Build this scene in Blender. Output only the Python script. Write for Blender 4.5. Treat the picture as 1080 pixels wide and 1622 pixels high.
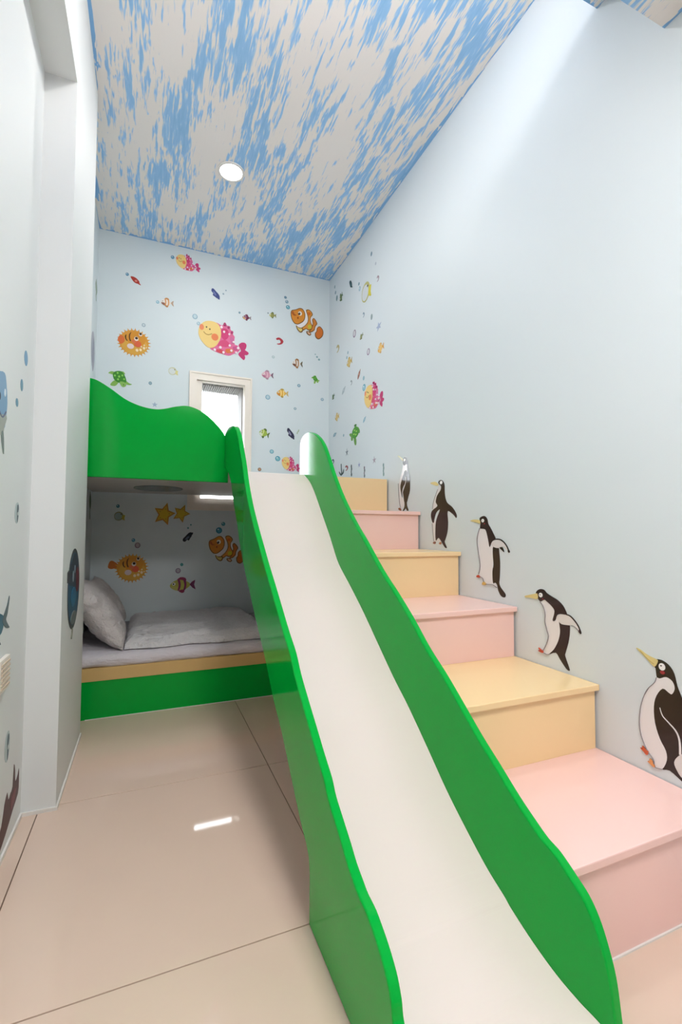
import bpy, bmesh, math, random
from mathutils import Vector, noise

for o in list(bpy.data.objects):
    bpy.data.objects.remove(o, do_unlink=True)
random.seed(7)
S = bpy.context.scene
COL = S.collection

# ------------------------------------------------------------------ camera
cam_d = bpy.data.cameras.new('camera')
cam_d.sensor_fit = 'VERTICAL'
cam_d.sensor_height = 36.0
cam_d.lens = 735.56 * 36.0 / 1622.0
cam_d.clip_start = 0.02
cam = bpy.data.objects.new('camera', cam_d)
COL.objects.link(cam)
cam.location = (0, 0, 0.955)
yaw, pitch, roll = 0.39516, 0.04284, 0.00462
fw = Vector((math.sin(yaw) * math.cos(pitch), math.cos(yaw) * math.cos(pitch), math.sin(pitch)))
r0 = Vector((math.cos(yaw), -math.sin(yaw), 0))
u0 = r0.cross(fw)
rt = r0 * math.cos(roll) + u0 * math.sin(roll)
up = -r0 * math.sin(roll) + u0 * math.cos(roll)
from mathutils import Matrix
cam.rotation_euler = Matrix((rt, up, -fw)).transposed().to_euler()
S.camera = cam

# ------------------------------------------------------------------ world, exposure
W = bpy.data.worlds.new('world')
S.world = W
W.use_nodes = True
W.node_tree.nodes['Background'].inputs[0].default_value = (0.93, 0.97, 1.0, 1)
W.node_tree.nodes['Background'].inputs[1].default_value = 8.0
# bright overcast sky above the horizon, dull ground below it
wn, wl = W.node_tree.nodes, W.node_tree.links
wtc = wn.new('ShaderNodeTexCoord')
wsx = wn.new('ShaderNodeSeparateXYZ')
wl.new(wtc.outputs['Generated'], wsx.inputs[0])
wrp = wn.new('ShaderNodeValToRGB')
wrp.color_ramp.elements[0].position = 0.47
wrp.color_ramp.elements[0].color = (0.10, 0.10, 0.095, 1)
wrp.color_ramp.elements[1].position = 0.51
wrp.color_ramp.elements[1].color = (0.93, 0.97, 1.0, 1)
wmm = wn.new('ShaderNodeMath')
wmm.operation = 'MULTIPLY_ADD'
wmm.inputs[1].default_value = 0.5
wmm.inputs[2].default_value = 0.5
wl.new(wsx.outputs[2], wmm.inputs[0])
wl.new(wmm.outputs[0], wrp.inputs[0])
wl.new(wrp.outputs[0], wn['Background'].inputs[0])
vs = S.view_settings
vs.view_transform = 'Standard'
vs.look = 'None'
vs.exposure = 0.40
vs.gamma = 1.0
vs.use_curve_mapping = False
FILL_PANEL, LAMP_COVE, LAMP_DOWN = 25.0, 10.0, 6.0

# ------------------------------------------------------------------ dimensions
XL, XP, XA, XR = -0.371, -0.269, -0.358, 1.405     # left wall, pillar face, alcove wall, right wall
YF, YP0, YP1, YB = -2.4, 1.881, 2.508, 3.646       # rear wall, pillar start and end, back wall
ZC, ZS, ZA, ZB = 3.112, 2.595, 2.776, 2.473        # ceiling, beam underside, cove ledge, lower ceiling
YA, YL = 1.08, 0.859                               # cove ledge front, lower ceiling front
YD = 2.575                                         # front of the upper deck
DECK0, DECK1 = 1.225, 1.286

# ------------------------------------------------------------------ materials
def lin(c):
    return tuple((x / 12.92 if x <= 0.04045 else ((x + 0.055) / 1.055) ** 2.4) for x in c)

def hexc(h):
    h = h.lstrip('#')
    return lin(tuple(int(h[i:i + 2], 16) / 255 for i in (0, 2, 4))) + (1,)

MATS = {}
def mat(name, col, rough=0.5, coat=0.0, spec=0.5, bump=0.0, bscale=60, var=0.0, vscale=4.0):
    if name in MATS:
        return MATS[name]
    m = bpy.data.materials.new(name)
    m.use_nodes = True
    nt = m.node_tree
    b = nt.nodes['Principled BSDF']
    c = hexc(col) if isinstance(col, str) else tuple(col) + (1,)
    b.inputs['Base Color'].default_value = c
    b.inputs['Roughness'].default_value = rough
    b.inputs['Specular IOR Level'].default_value = spec
    b.inputs['Coat Weight'].default_value = coat
    b.inputs['Coat Roughness'].default_value = 0.05
    if var or bump:
        tc = nt.nodes.new('ShaderNodeTexCoord')
        n = nt.nodes.new('ShaderNodeTexNoise')
        n.inputs['Scale'].default_value = vscale
        n.inputs['Detail'].default_value = 4
        nt.links.new(tc.outputs['Object'], n.inputs['Vector'])
        if var:
            mx = nt.nodes.new('ShaderNodeMix')
            mx.data_type = 'RGBA'
            mx.inputs[6].default_value = tuple(x * (1 - var) for x in c[:3]) + (1,)
            mx.inputs[7].default_value = tuple(min(1, x * (1 + var)) for x in c[:3]) + (1,)
            nt.links.new(n.outputs['Fac'], mx.inputs[0])
            nt.links.new(mx.outputs[2], b.inputs['Base Color'])
        if bump:
            n2 = nt.nodes.new('ShaderNodeTexNoise')
            n2.inputs['Scale'].default_value = bscale
            n2.inputs['Detail'].default_value = 5
            nt.links.new(tc.outputs['Object'], n2.inputs['Vector'])
            bp = nt.nodes.new('ShaderNodeBump')
            bp.inputs['Strength'].default_value = bump
            bp.inputs['Distance'].default_value = 0.01
            nt.links.new(n2.outputs['Fac'], bp.inputs['Height'])
            nt.links.new(bp.outputs['Normal'], b.inputs['Normal'])
    MATS[name] = m
    return m

def emit(name, col, strength):
    m = bpy.data.materials.new(name)
    m.use_nodes = True
    nt = m.node_tree
    nt.nodes.clear()
    e = nt.nodes.new('ShaderNodeEmission')
    e.inputs[0].default_value = tuple(col) + (1,)
    e.inputs[1].default_value = strength
    o = nt.nodes.new('ShaderNodeOutputMaterial')
    nt.links.new(e.outputs[0], o.inputs[0])
    return m

def cloud_paper(name, xl, xl2, ysplit, xr, yb):
    """blue and off-white brushed wallpaper with a blue border along the walls"""
    m = bpy.data.materials.new(name)
    m.use_nodes = True
    nt = m.node_tree
    N, L = nt.nodes, nt.links
    b = N['Principled BSDF']
    b.inputs['Roughness'].default_value = 0.65
    tc = N.new('ShaderNodeTexCoord')
    def math_(op, a, c=None):
        n = N.new('ShaderNodeMath')
        n.operation = op
        for i, v in enumerate((a, c)):
            if v is None:
                continue
            if isinstance(v, (int, float)):
                n.inputs[i].default_value = v
            else:
                L.new(v, n.inputs[i])
        return n.outputs[0]
    def noise_(scale, sx, sy, det, rough, dist, rz=0.0):
        mp = N.new('ShaderNodeMapping')
        mp.inputs['Scale'].default_value = (sx, sy, 1)
        mp.inputs['Rotation'].default_value = (0, 0, rz)
        L.new(tc.outputs['Object'], mp.inputs['Vector'])
        n = N.new('ShaderNodeTexNoise')
        n.inputs['Scale'].default_value = scale
        n.inputs['Detail'].default_value = det
        n.inputs['Roughness'].default_value = rough
        n.inputs['Distortion'].default_value = dist
        L.new(mp.outputs[0], n.inputs['Vector'])
        return n.outputs['Fac']
    big = noise_(5.5, 1.0, 0.30, 2, 0.5, 0.5, 0.10)
    mid = noise_(24.0, 1.0, 0.15, 3, 0.55, 0.8, -0.10)
    fine = noise_(85.0, 1.0, 0.11, 2, 0.55, 0.5, 0.06)
    v = math_('ADD', math_('MULTIPLY', big, 1.0), math_('ADD', math_('MULTIPLY', mid, 0.8), math_('MULTIPLY', fine, 0.9)))
    r = N.new('ShaderNodeValToRGB')
    cr = r.color_ramp
    cr.elements[0].position = 0.0
    cr.elements[0].color = hexc('#ece7e4')
    cr.elements[1].position = 1.0
    cr.elements[1].color = hexc('#8abce8')
    for p, c in ((0.50, '#ece7e4'), (0.535, '#d9dde4'), (0.585, '#b0d2f2'), (0.66, '#97c4ee')):
        e = cr.elements.new(p)
        e.color = hexc(c)
    L.new(math_('ADD', math_('MULTIPLY', math_('SUBTRACT', v, 1.357), 1.35), 0.5), r.inputs[0])
    sx = N.new('ShaderNodeSeparateXYZ')
    L.new(tc.outputs['Object'], sx.inputs[0])
    x, y = sx.outputs[0], sx.outputs[1]
    near = math_('LESS_THAN', y, ysplit)
    left = math_('SUBTRACT', x, math_('ADD', xl, math_('MULTIPLY', near, xl2 - xl)))
    d = math_('MINIMUM', math_('MINIMUM', left, math_('SUBTRACT', xr, x)), math_('SUBTRACT', yb, y))
    d = math_('SUBTRACT', d, math_('MULTIPLY', math_('SUBTRACT', mid, 0.5), 0.10))
    edge = math_('LESS_THAN', d, 0.014)
    mx = N.new('ShaderNodeMix')
    mx.data_type = 'RGBA'
    L.new(edge, mx.inputs[0])
    L.new(r.outputs[0], mx.inputs[6])
    mx.inputs[7].default_value = hexc('#84b8e8')
    L.new(mx.outputs[2], b.inputs['Base Color'])
    bp = N.new('ShaderNodeBump')
    bp.inputs['Strength'].default_value = 0.15
    bp.inputs['Distance'].default_value = 0.004
    L.new(fine, bp.inputs['Height'])
    L.new(bp.outputs[0], b.inputs['Normal'])
    return m

M_WALL = mat('pale_blue_wall_paint', '#d5dfe3', 0.55, bump=0.02, bscale=220, var=0.012, vscale=1.5)
M_WALLR = mat('pale_grey_blue_wall_paint', '#d6dee3', 0.5, bump=0.02, bscale=220, var=0.012, vscale=1.5)
M_WHITE = mat('white_wall_paint', '#e4e6e6', 0.6, bump=0.02, bscale=220)
M_TILE = mat('polished_beige_tile', '#dfc6b5', 0.035, spec=0.5, var=0.03, vscale=5)
M_GROUT = mat('brown_grout', '#6b5546', 0.8)
M_TRIM = mat('white_caulk_trim', '#e6e2de', 0.5)
M_GREEN = mat('glossy_green_lacquer', '#00aa3a', 0.08, spec=0.2)
M_SLIDE = mat('off_white_laminate', '#f0dfdb', 0.3, var=0.01)
M_PINK = mat('pink_painted_board', '#f8d0c9', 0.25, var=0.012, vscale=12)
M_YELLOW = mat('yellow_painted_board', '#f8d9a6', 0.25, var=0.012, vscale=12)
M_CREAM = mat('cream_window_vinyl', '#ece3d8', 0.35)
M_BOARD = mat('pale_wood_board', '#dcb878', 0.4, var=0.05, vscale=9)
M_UNDER = mat('white_glossy_laminate', '#cfccc8', 0.4)
def fabric(name, col, st, scale, sx, sy, sz):
    m = mat(name, col, 0.9, spec=0.2)
    nt = m.node_tree
    tc = nt.nodes.new('ShaderNodeTexCoord')
    mp = nt.nodes.new('ShaderNodeMapping')
    mp.inputs['Scale'].default_value = (sx, sy, sz)
    nt.links.new(tc.outputs['Object'], mp.inputs[0])
    prev = None
    for sc, dist, k in ((scale, 0.05, 1.0), (scale * 3.1, 0.018, 0.9)):
        n = nt.nodes.new('ShaderNodeTexNoise')
        n.inputs['Scale'].default_value = sc
        n.inputs['Detail'].default_value = 5
        n.inputs['Roughness'].default_value = 0.6
        n.inputs['Distortion'].default_value = 1.6
        nt.links.new(mp.outputs[0], n.inputs['Vector'])
        b = nt.nodes.new('ShaderNodeBump')
        b.inputs['Strength'].default_value = st * k
        b.inputs['Distance'].default_value = dist
        nt.links.new(n.outputs['Fac'], b.inputs['Height'])
        if prev:
            nt.links.new(prev.outputs[0], b.inputs['Normal'])
        prev = b
    nt.links.new(prev.outputs[0], nt.nodes['Principled BSDF'].inputs['Normal'])
    return m
M_SHEET = fabric('lilac_white_sheet', '#e2dce2', 0.35, 9, 0.7, 1.4, 2)
M_QUILT = fabric('white_crinkled_cotton', '#f0eef0', 0.75, 12, 0.7, 1.5, 1)
M_PILLOW = fabric('white_pillow_cotton', '#f2ebea', 0.8, 11, 1, 1, 1.3)
M_GREYDISC = mat('grey_green_disc', '#6f7f80', 0.25, var=0.12, vscale=10)
M_RIB = mat('grey_reveal_cladding', '#a3a09d', 0.7)

# ------------------------------------------------------------------ mesh helpers
def obj(name, bm, m, parent=None, loc=None, smooth=False):
    me = bpy.data.meshes.new(name)
    bmesh.ops.recalc_face_normals(bm, faces=bm.faces)
    bm.to_mesh(me)
    bm.free()
    for k in (m if isinstance(m, (list, tuple)) else [m]):
        me.materials.append(k)
    if smooth:
        for p in me.polygons:
            p.use_smooth = True
    o = bpy.data.objects.new(name, me)
    COL.objects.link(o)
    if parent:
        o.parent = parent
    if loc is not None:
        o.location = loc
    return o

def bx(bm, x0, x1, y0, y1, z0, z1):
    v = [bm.verts.new(p) for p in ((x0, y0, z0), (x1, y0, z0), (x1, y1, z0), (x0, y1, z0),
                                   (x0, y0, z1), (x1, y0, z1), (x1, y1, z1), (x0, y1, z1))]
    for f in ((0, 1, 2, 3), (4, 5, 6, 7), (0, 1, 5, 4), (1, 2, 6, 5), (2, 3, 7, 6), (3, 0, 4, 7)):
        bm.faces.new([v[i] for i in f])

def box(*a, bevel=0.0):
    bm = bmesh.new()
    bx(bm, *a)
    if bevel:
        bmesh.ops.recalc_face_normals(bm, faces=bm.faces)
        bmesh.ops.bevel(bm, geom=bm.edges[:], offset=bevel, segments=2, profile=0.6, affect='EDGES')
    return bm

def boxes(*bs):
    bm = bmesh.new()
    for b in bs:
        bx(bm, *b)
    return bm

def prism_yz(pts, x0, x1, bevel=0.0):
    """outline in y,z pulled along x"""
    bm = bmesh.new()
    a = [bm.verts.new((x0, y, z)) for y, z in pts]
    b = [bm.verts.new((x1, y, z)) for y, z in pts]
    n = len(pts)
    fa, fb = bm.faces.new(a), bm.faces.new(b)
    rim = []
    for i in range(n):
        bm.faces.new((a[i], a[(i + 1) % n], b[(i + 1) % n], b[i]))
    bmesh.ops.recalc_face_normals(bm, faces=bm.faces)
    if bevel:
        es = set(fa.edges) | set(fb.edges)
        bmesh.ops.bevel(bm, geom=list(es), offset=bevel, segments=3, profile=0.5, affect='EDGES', clamp_overlap=True)
    return bm

def catmull(pts, n=4, closed=True):
    P = [Vector(p) for p in pts]
    k = len(P)
    out = []
    for i in range(k if closed else k - 1):
        if closed:
            a, b, c, d = P[i - 1], P[i], P[(i + 1) % k], P[(i + 2) % k]
        else:
            a, b, c, d = P[max(i - 1, 0)], P[i], P[i + 1], P[min(i + 2, k - 1)]
        for j in range(n):
            t = j / n
            out.append(0.5 * (2 * b + (c - a) * t + (2 * a - 5 * b + 4 * c - d) * t * t + (3 * b - a - 3 * c + d) * t ** 3))
    if not closed:
        out.append(P[-1])
    return out

def tag(o, label, cat, group=None):
    o['label'] = label
    o['category'] = cat
    if group:
        o['group'] = group
    return o

def struct(o):
    o['kind'] = 'structure'
    return o

def empty(name, loc=(0, 0, 0)):
    o = bpy.data.objects.new(name, None)
    o.empty_display_size = 0.1
    COL.objects.link(o)
    o.location = loc
    return o

def rel(bm, p):
    bmesh.ops.translate(bm, verts=bm.verts, vec=-Vector(p))
    return bm

# ------------------------------------------------------------------ room shell
floor = struct(obj('floor', box(-0.6, 1.6, YF - 0.2, YB + 0.2, -0.06, -0.004), M_GROUT))
g = 0.0016
xs = [XL - 0.02, -0.322, 0.478, 1.278, XR + 0.02]
ys = [YF] + [1.112 + 0.8 * k for k in range(-4, 3)] + [YB]
tile_mesh = {}
for i in range(len(xs) - 1):
    for j in range(len(ys) - 1):
        w, d = xs[i + 1] - xs[i], ys[j + 1] - ys[j]
        key = (round(w, 3), round(d, 3))
        if key not in tile_mesh:
            t = obj('tile', box(-w / 2 + g, w / 2 - g, -d / 2 + g, d / 2 - g, -0.008, 0, bevel=0.0012), M_TILE, floor)
            tile_mesh[key] = t.data
        else:
            t = bpy.data.objects.new('tile', tile_mesh[key])
            COL.objects.link(t)
            t.parent = floor
        t.location = ((xs[i] + xs[i + 1]) / 2, (ys[j] + ys[j + 1]) / 2, 0)

T = 0.12
struct(obj('wall_right', box(XR, XR + T, YF - T, YB + 0.3, -0.06, ZC + 0.1), M_WALLR))
struct(obj('wall_left', box(XL - T, XL, YF - T, YP0, -0.06, ZC + 0.1), M_WHITE))
struct(obj('wall_alcove', box(XA - T, XA, YP1, YB + 0.3, -0.06, ZC + 0.1), M_WALL))
struct(obj('wall_pillar', box(XL - T, XP, YP0, YP1, -0.06, ZC + 0.1), M_WHITE))
struct(obj('wall_beam', box(XL - T, XP, YL, YP0, ZS, ZC + 0.1), M_WHITE))
struct(obj('wall_rear', box(XL - T, XR + T, YF - T, YF, -0.06, ZC + 0.1), M_WHITE))

# back wall with the window opening
WX0, WX1, WZ0, WZ1 = 0.327, 0.690, 1.165, 2.108
BT = 0.26
struct(obj('wall_back', boxes((XA - T, WX0, YB, YB + BT, -0.06, ZC + 0.1), (WX1, XR + T, YB, YB + BT, -0.06, ZC + 0.1),
                              (WX0, WX1, YB, YB + BT, -0.06, WZ0), (WX0, WX1, YB, YB + BT, WZ1, ZC + 0.1)), M_WALL))

M_CLOUD = cloud_paper('blue_cloud_wallpaper', XA, XP, YP1, XR, YB)
M_CLOUD2 = cloud_paper('blue_cloud_wallpaper_ledge', XL, XL, 0, XR, YA)
M_CLOUD3 = cloud_paper('blue_cloud_wallpaper_lower', XL, XL, 0, XR, YL + 0.03)
struct(obj('ceiling', box(XL - T, XR + T, YL - 0.1, YB + 0.3, ZC, ZC + 0.1), M_CLOUD))
struct(obj('ceiling_ledge', boxes((XP, XR, YL, YA, ZA, ZA + 0.025)), M_CLOUD2))
struct(obj('ceiling_lower', box(XL - T, XR + T, YF - T, YL, ZB, ZC), M_CLOUD3))

struct(obj('baseboard_left', boxes((XL, XL + 0.006, YF, YP0 - 0.006, 0, 0.014)), M_TRIM))
struct(obj('baseboard_pillar', boxes((XL, XP + 0.006, YP0 - 0.006, YP0, 0, 0.012), (XP, XP + 0.006, YP0, YP1, 0, 0.012)), M_TRIM))

# ------------------------------------------------------------------ window
win = struct(empty('window_1', ((WX0 + WX1) / 2, YB, WZ0)))
def wpart(name, bm, m):
    return obj(name, rel(bm, win.location), m, win)
def ring(x0, x1, z0, z1, wl, wr, wb, wt, y0, y1):
    return boxes((x0, x0 + wl, y0, y1, z0, z1), (x1 - wr, x1, y0, y1, z0, z1),
                 (x0 + wl, x1 - wr, y0, y1, z0, z0 + wb), (x0 + wl, x1 - wr, y0, y1, z1 - wt, z1))
wpart('casing', ring(0.272, 0.744, 1.113, 2.166, 0.055, 0.055, 0.052, 0.058, YB - 0.016, YB + 0.004), M_CREAM)
wpart('casing_lip', ring(0.272, 0.744, 1.113, 2.166, 0.012, 0.012, 0.012, 0.012, YB - 0.022, YB - 0.016), M_CREAM)
wpart('sash_frame', ring(WX0, WX1, WZ0, WZ1, 0.040, 0.004, 0.041, 0.004, YB + 0.004, YB + 0.05), M_CREAM)
rb = []
k = 0
while WX0 + 0.04 + k * 0.016 < WX1 - 0.012:
    x = WX0 + 0.04 + k * 0.016
    o = wpart('head_slat', box(x, x + 0.011, YB + 0.055, YB + BT - 0.005, WZ1 - 0.016, WZ1 - 0.001), M_RIB)
    k += 1
for k in range(14):
    y = YB + 0.06 + k * 0.014
    wpart('jamb_slat', box(WX1 - 0.012, WX1 - 0.001, y, y + 0.010, WZ0 + 0.01, WZ1 - 0.02), M_RIB)
gm = bpy.data.materials.new('clear_glass')
gm.use_nodes = True
gb = gm.node_tree.nodes['Principled BSDF']
gb.inputs['Transmission Weight'].default_value = 1.0
gb.inputs['Roughness'].default_value = 0.0
gb.inputs['IOR'].default_value = 1.01
gb.inputs['Base Color'].default_value = (0.97, 0.98, 1, 1)
wpart('pane', box(WX0 + 0.04, WX1 - 0.013, YB + BT - 0.012, YB + BT - 0.008, WZ0 + 0.03, WZ1 - 0.004), gm)

# ------------------------------------------------------------------ lamps seen or inferred, and unseen lamps added for brightness
def area(name, loc, rot, sx, sy, power, col, parent=None, shape='RECTANGLE', spread=180):
    d = bpy.data.lights.new(name, 'AREA')
    d.shape = shape
    d.size, d.size_y = sx, sy
    d.energy = power
    d.color = col
    d.spread = math.radians(spread)
    o = bpy.data.objects.new(name, d)
    COL.objects.link(o)
    o.location = loc
    o.rotation_euler = rot
    if parent:
        o.parent = parent
    return o

def disc_bm(r, z0, z1, seg=48):
    bm = bmesh.new()
    a = [bm.verts.new((r * math.cos(t), r * math.sin(t), z0)) for t in [2 * math.pi * i / seg for i in range(seg)]]
    b = [bm.verts.new((v.co.x, v.co.y, z1)) for v in a]
    bm.faces.new(a)
    bm.faces.new(b)
    for i in range(seg):
        bm.faces.new((a[i], a[(i + 1) % seg], b[(i + 1) % seg], b[i]))
    return bm

def ring_bm(r0, r1, z0, z1, seg=48):
    bm = bmesh.new()
    rows = []
    for r, z in ((r0, z0), (r1, z0), (r1, z1), (r0, z1)):
        rows.append([bm.verts.new((r * math.cos(2 * math.pi * i / seg), r * math.sin(2 * math.pi * i / seg), z)) for i in range(seg)])
    for k in range(4):
        a, b = rows[k], rows[(k + 1) % 4]
        for i in range(seg):
            bm.faces.new((a[i], a[(i + 1) % seg], b[(i + 1) % seg], b[i]))
    return bm

M_DOWN = emit('downlight_glow', (1, 0.98, 0.95), 6.0)
for x, y, lab in ((0.421, 2.744, 'round white glowing downlight set in the blue cloud ceiling'), (0.45, 1.50, 'unseen round white downlight added to the blue ceiling for top light')):  # second downlight is unseen, added for more light from above
    dl = tag(empty('ceiling_light', (x, y, ZC)), lab, 'lamp', 'round ceiling downlights')
    obj('trim_ring', ring_bm(0.066, 0.078, -0.008, -0.001), M_TRIM, dl)
    obj('diffuser', disc_bm(0.066, -0.005, -0.001), M_DOWN, dl)
    area('downlight_light', (0, 0, -0.012), (0, 0, 0), 0.13, 0.13, LAMP_DOWN, (1, 0.97, 0.93), dl, 'DISK')

cv = tag(empty('cove_light', (0.45, YL + 0.075, ZA + 0.06)), 'long white cove light standing on the ledge below the ceiling', 'lamp')
obj('diffuser', box(-0.5, 0.5, -0.052, -0.046, 0.0, 0.22), emit('cove_glow', (1, 0.95, 0.92), 3.0), cv)
obj('housing', box(-0.52, 0.52, -0.07, -0.053, -0.03, 0.24), M_TRIM, cv)
area('cove_light_source', (0, -0.04, 0.11), (math.radians(112), 0, 0), 1.0, 0.2, LAMP_COVE, (1, 0.95, 0.92), cv)

for y, lab in ((-0.20, 'unseen square white panel added in the lower ceiling for front fill light'),):  # unseen panel, added to brighten risers and walls from the front
    pl = tag(empty('fill_panel', (0.52, y, ZB)), lab, 'lamp')
    obj('frame', ring(-0.31, 0.31, -0.31, 0.31, 0.02, 0.02, 0.02, 0.02, 0.0, 0.012), M_TRIM, pl).rotation_euler = (math.radians(-90), 0, 0)
    obj('diffuser', box(-0.29, 0.29, -0.29, 0.29, -0.008, -0.002), emit('fill_panel_glow', (1, 0.98, 0.96), 3.0), pl)
    area('fill_panel_light', (0, 0, -0.016), (0, 0, 0), 0.56, 0.56, FILL_PANEL, (1, 0.975, 0.95), pl)

# ------------------------------------------------------------------ staircase
SX0, SX1 = 0.846, XR - 0.003
st = tag(empty('staircase', (SX0, 0.763, 0)), 'staircase of alternating pink and yellow box steps along the right wall', 'stairs')
RZ = [0.239, 0.451, 0.653, 0.862, 1.070, DECK1 + 0.003]
RY = [0.763, 1.131, 1.500, 1.866, 2.225, 2.592]
def spart(name, bm, m):
    return obj(name, rel(bm, st.location), m, st)
for i in range(6):
    m = (M_PINK, M_YELLOW)[i % 2]
    z0 = 0.0 if i == 0 else RZ[i - 1]
    z1 = RZ[i] - (0.020 if i < 5 else 0)
    r = spart('riser', box(SX0, SX1 - 0.006, RY[i], RY[i] + 0.018, z0, z1, bevel=0.0008), m)
    if i < 5:
        t = spart('tread', box(SX0, SX1, RY[i] - 0.014, RY[i + 1] + 0.012, RZ[i] - 0.020, RZ[i], bevel=0.003), m)
prof = [(RY[0] + 0.018, 0.0)]
for i in range(5):
    prof += [(RY[i] + 0.018, RZ[i] - 0.021), (RY[i + 1] + 0.018, RZ[i] - 0.021)]
prof += [(2.61, RZ[4]), (2.61, 0)]
spart('side_panel', prism_yz(prof, SX0 + 0.001, SX0 + 0.017), M_YELLOW)
spart('caulk_line', boxes((SX0, SX1, RY[0] - 0.004, RY[0], 0, 0.004)), M_TRIM)

# ------------------------------------------------------------------ slide
LT = [(2.574, 1.49), (2.4792, 1.5013), (2.3606, 1.4887), (2.2778, 1.4675), (2.2232, 1.4381), (2.1698, 1.3946), (2.1169, 1.3282), (2.0602, 1.2606), (1.9972, 1.167), (1.9394, 1.0997), (1.8774, 1.039), (1.7974, 0.9719), (1.7106, 0.9057), (1.6315, 0.8453), (1.5455, 0.785), (1.4448, 0.7123), (1.3672, 0.6558), (1.2953, 0.6098), (1.2458, 0.5609), (1.1782, 0.51), (1.1167, 0.4666), (1.0613, 0.4268), (1.0117, 0.3937), (0.9852, 0.365), (0.9417, 0.3366), (0.905, 0.3131), (0.8751, 0.2918), (0.8432, 0.2769), (0.8229, 0.2687), (0.79, 0.2629), (0.7568, 0.2475), (0.7322, 0.2324), (0.7096, 0.2118), (0.6952, 0.1864), (0.6899, 0.1638)]
LU = [(2.574, 1.302), (2.442, 1.2574), (2.3601, 1.2024), (2.3057, 1.137), (2.2537, 1.0736), (2.1708, 0.9938), (2.092, 0.8981), (1.9752, 0.792), (1.8652, 0.7125), (1.7685, 0.6384), (1.6813, 0.5792), (1.6029, 0.525), (1.5472, 0.4823), (1.4719, 0.4178), (1.3809, 0.3602), (1.3088, 0.3032), (1.2586, 0.2617), (1.226, 0.2355), (1.1839, 0.2023), (1.1359, 0.1735), (1.1167, 0.1539), (1.1096, 0.1216), (1.1097, 0.004)]
RT = [(2.6, 1.29), (2.6, 1.4361), (2.5912, 1.4826), (2.5463, 1.5081), (2.4704, 1.512), (2.4153, 1.505), (2.3455, 1.4826), (2.2671, 1.4421), (2.2049, 1.3926), (2.1463, 1.3254), (2.0792, 1.24), (1.9938, 1.1456), (1.9075, 1.0653), (1.8083, 0.9837), (1.7185, 0.9189), (1.5798, 0.8116), (1.4711, 0.7407), (1.3666, 0.6674), (1.2675, 0.5889), (1.1853, 0.5351), (1.123, 0.4898), (1.0242, 0.4154), (0.9551, 0.3696), (0.8892, 0.3245), (0.8371, 0.2943), (0.8036, 0.2772), (0.7695, 0.2674), (0.7309, 0.2454), (0.7003, 0.2254), (0.6775, 0.1979), (0.6591, 0.1597), (0.6438, 0.1137), (0.6359, 0.0631)]
RS = [(2.5251, 1.2819), (2.4642, 1.2566), (2.3938, 1.2176), (2.3244, 1.1589), (2.2603, 1.0948), (2.1883, 1.0207), (2.1082, 0.9392), (2.0658, 0.8911), (1.988, 0.8081), (1.8539, 0.7199), (1.7234, 0.6307), (1.589, 0.5285), (1.4712, 0.4394), (1.3748, 0.3751), (1.2585, 0.287), (1.1589, 0.2082), (1.0701, 0.1491), (0.9874, 0.1005), (0.9227, 0.0726), (0.8983, 0.0599), (0.8314, 0.0359), (0.7672, 0.0207), (0.7106, 0.0164), (0.6649, 0.0175)]
sl = tag(empty('slide', (0.6, 0.7, 0)), 'white children slide with glossy green wavy side panels beside the stairs', 'slide')
def lpart(name, bm, m, smooth=False):
    return obj(name, rel(bm, sl.location), m, sl, smooth=smooth)
def open_spline(p, n=4):
    return [(v.x, v.y) for v in catmull([(a, b, 0) for a, b in p], n, closed=False)]
under = open_spline(LU[:-2]) + [(1.110, 0.122), (1.110, 0.001)]
left_nose = [(0.672, 0.125), (0.664, 0.06), (0.664, 0.001)]
left_out = open_spline(LT + left_nose) + under[::-1]
right_nose = [(0.632, 0.03), (0.632, 0.001)]
right_out = open_spline(RT + right_nose) + [(1.110, 0.001)] + [(y, max(z - 0.06, 0.01)) for y, z in under[::-1][2:-4]] + [(2.600, DECK0 - 0.03)]
lp = lpart('side_panel', prism_yz(left_out, 0.383, 0.404, 0.004), M_GREEN)
rp = lpart('side_panel', prism_yz(right_out, 0.820, 0.841, 0.004), M_GREEN)
srf = open_spline([(YD + 0.020, DECK1 - 0.002)] + RS + [(0.58, 0.012)], 5)
th = 0.012
outl = srf + [(y - 0.004, max(z - th, 0.001)) for y, z in reversed(srf)]
lpart('chute', prism_yz(outl, 0.405, 0.819), M_SLIDE)

# ------------------------------------------------------------------ bunk bed
bk = tag(empty('bunk_bed', (XA + 0.002, YD, 0)), 'built-in bunk bed with wavy green guard board above and green base below', 'bed')
def bpart(name, bm, m, smooth=False):
    return obj(name, rel(bm, bk.location), m, bk, smooth=smooth)
GU = [(-0.345, 1.7188), (-0.2805, 1.7128), (-0.2413, 1.7037), (-0.1841, 1.671), (-0.1198, 1.6272), (-0.0665, 1.6039), (-0.0155, 1.5915), (0.033, 1.5885), (0.0758, 1.5964), (0.1317, 1.6142), (0.1855, 1.6225), (0.244, 1.6076), (0.2971, 1.5753), (0.3445, 1.5314), (0.372, 1.4991), (0.382, 1.4826)]
gpts = open_spline(GU, 6)
bm = bmesh.new()
outline = [(XA + 0.003, GU[0][1])] + gpts + [(0.403, GU[-1][1] - 0.03), (0.403, DECK0 - 0.004), (XA + 0.003, DECK0 - 0.004)]
a = [bm.verts.new((x, YD, z)) for x, z in outline]
b = [bm.verts.new((x, YD + 0.02, z)) for x, z in outline]
fa, fb = bm.faces.new(a), bm.faces.new(b)
for i in range(len(a)):
    j = (i + 1) % len(a)
    bm.faces.new((a[i], a[j], b[j], b[i]))
bmesh.ops.recalc_face_normals(bm, faces=bm.faces)
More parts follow.
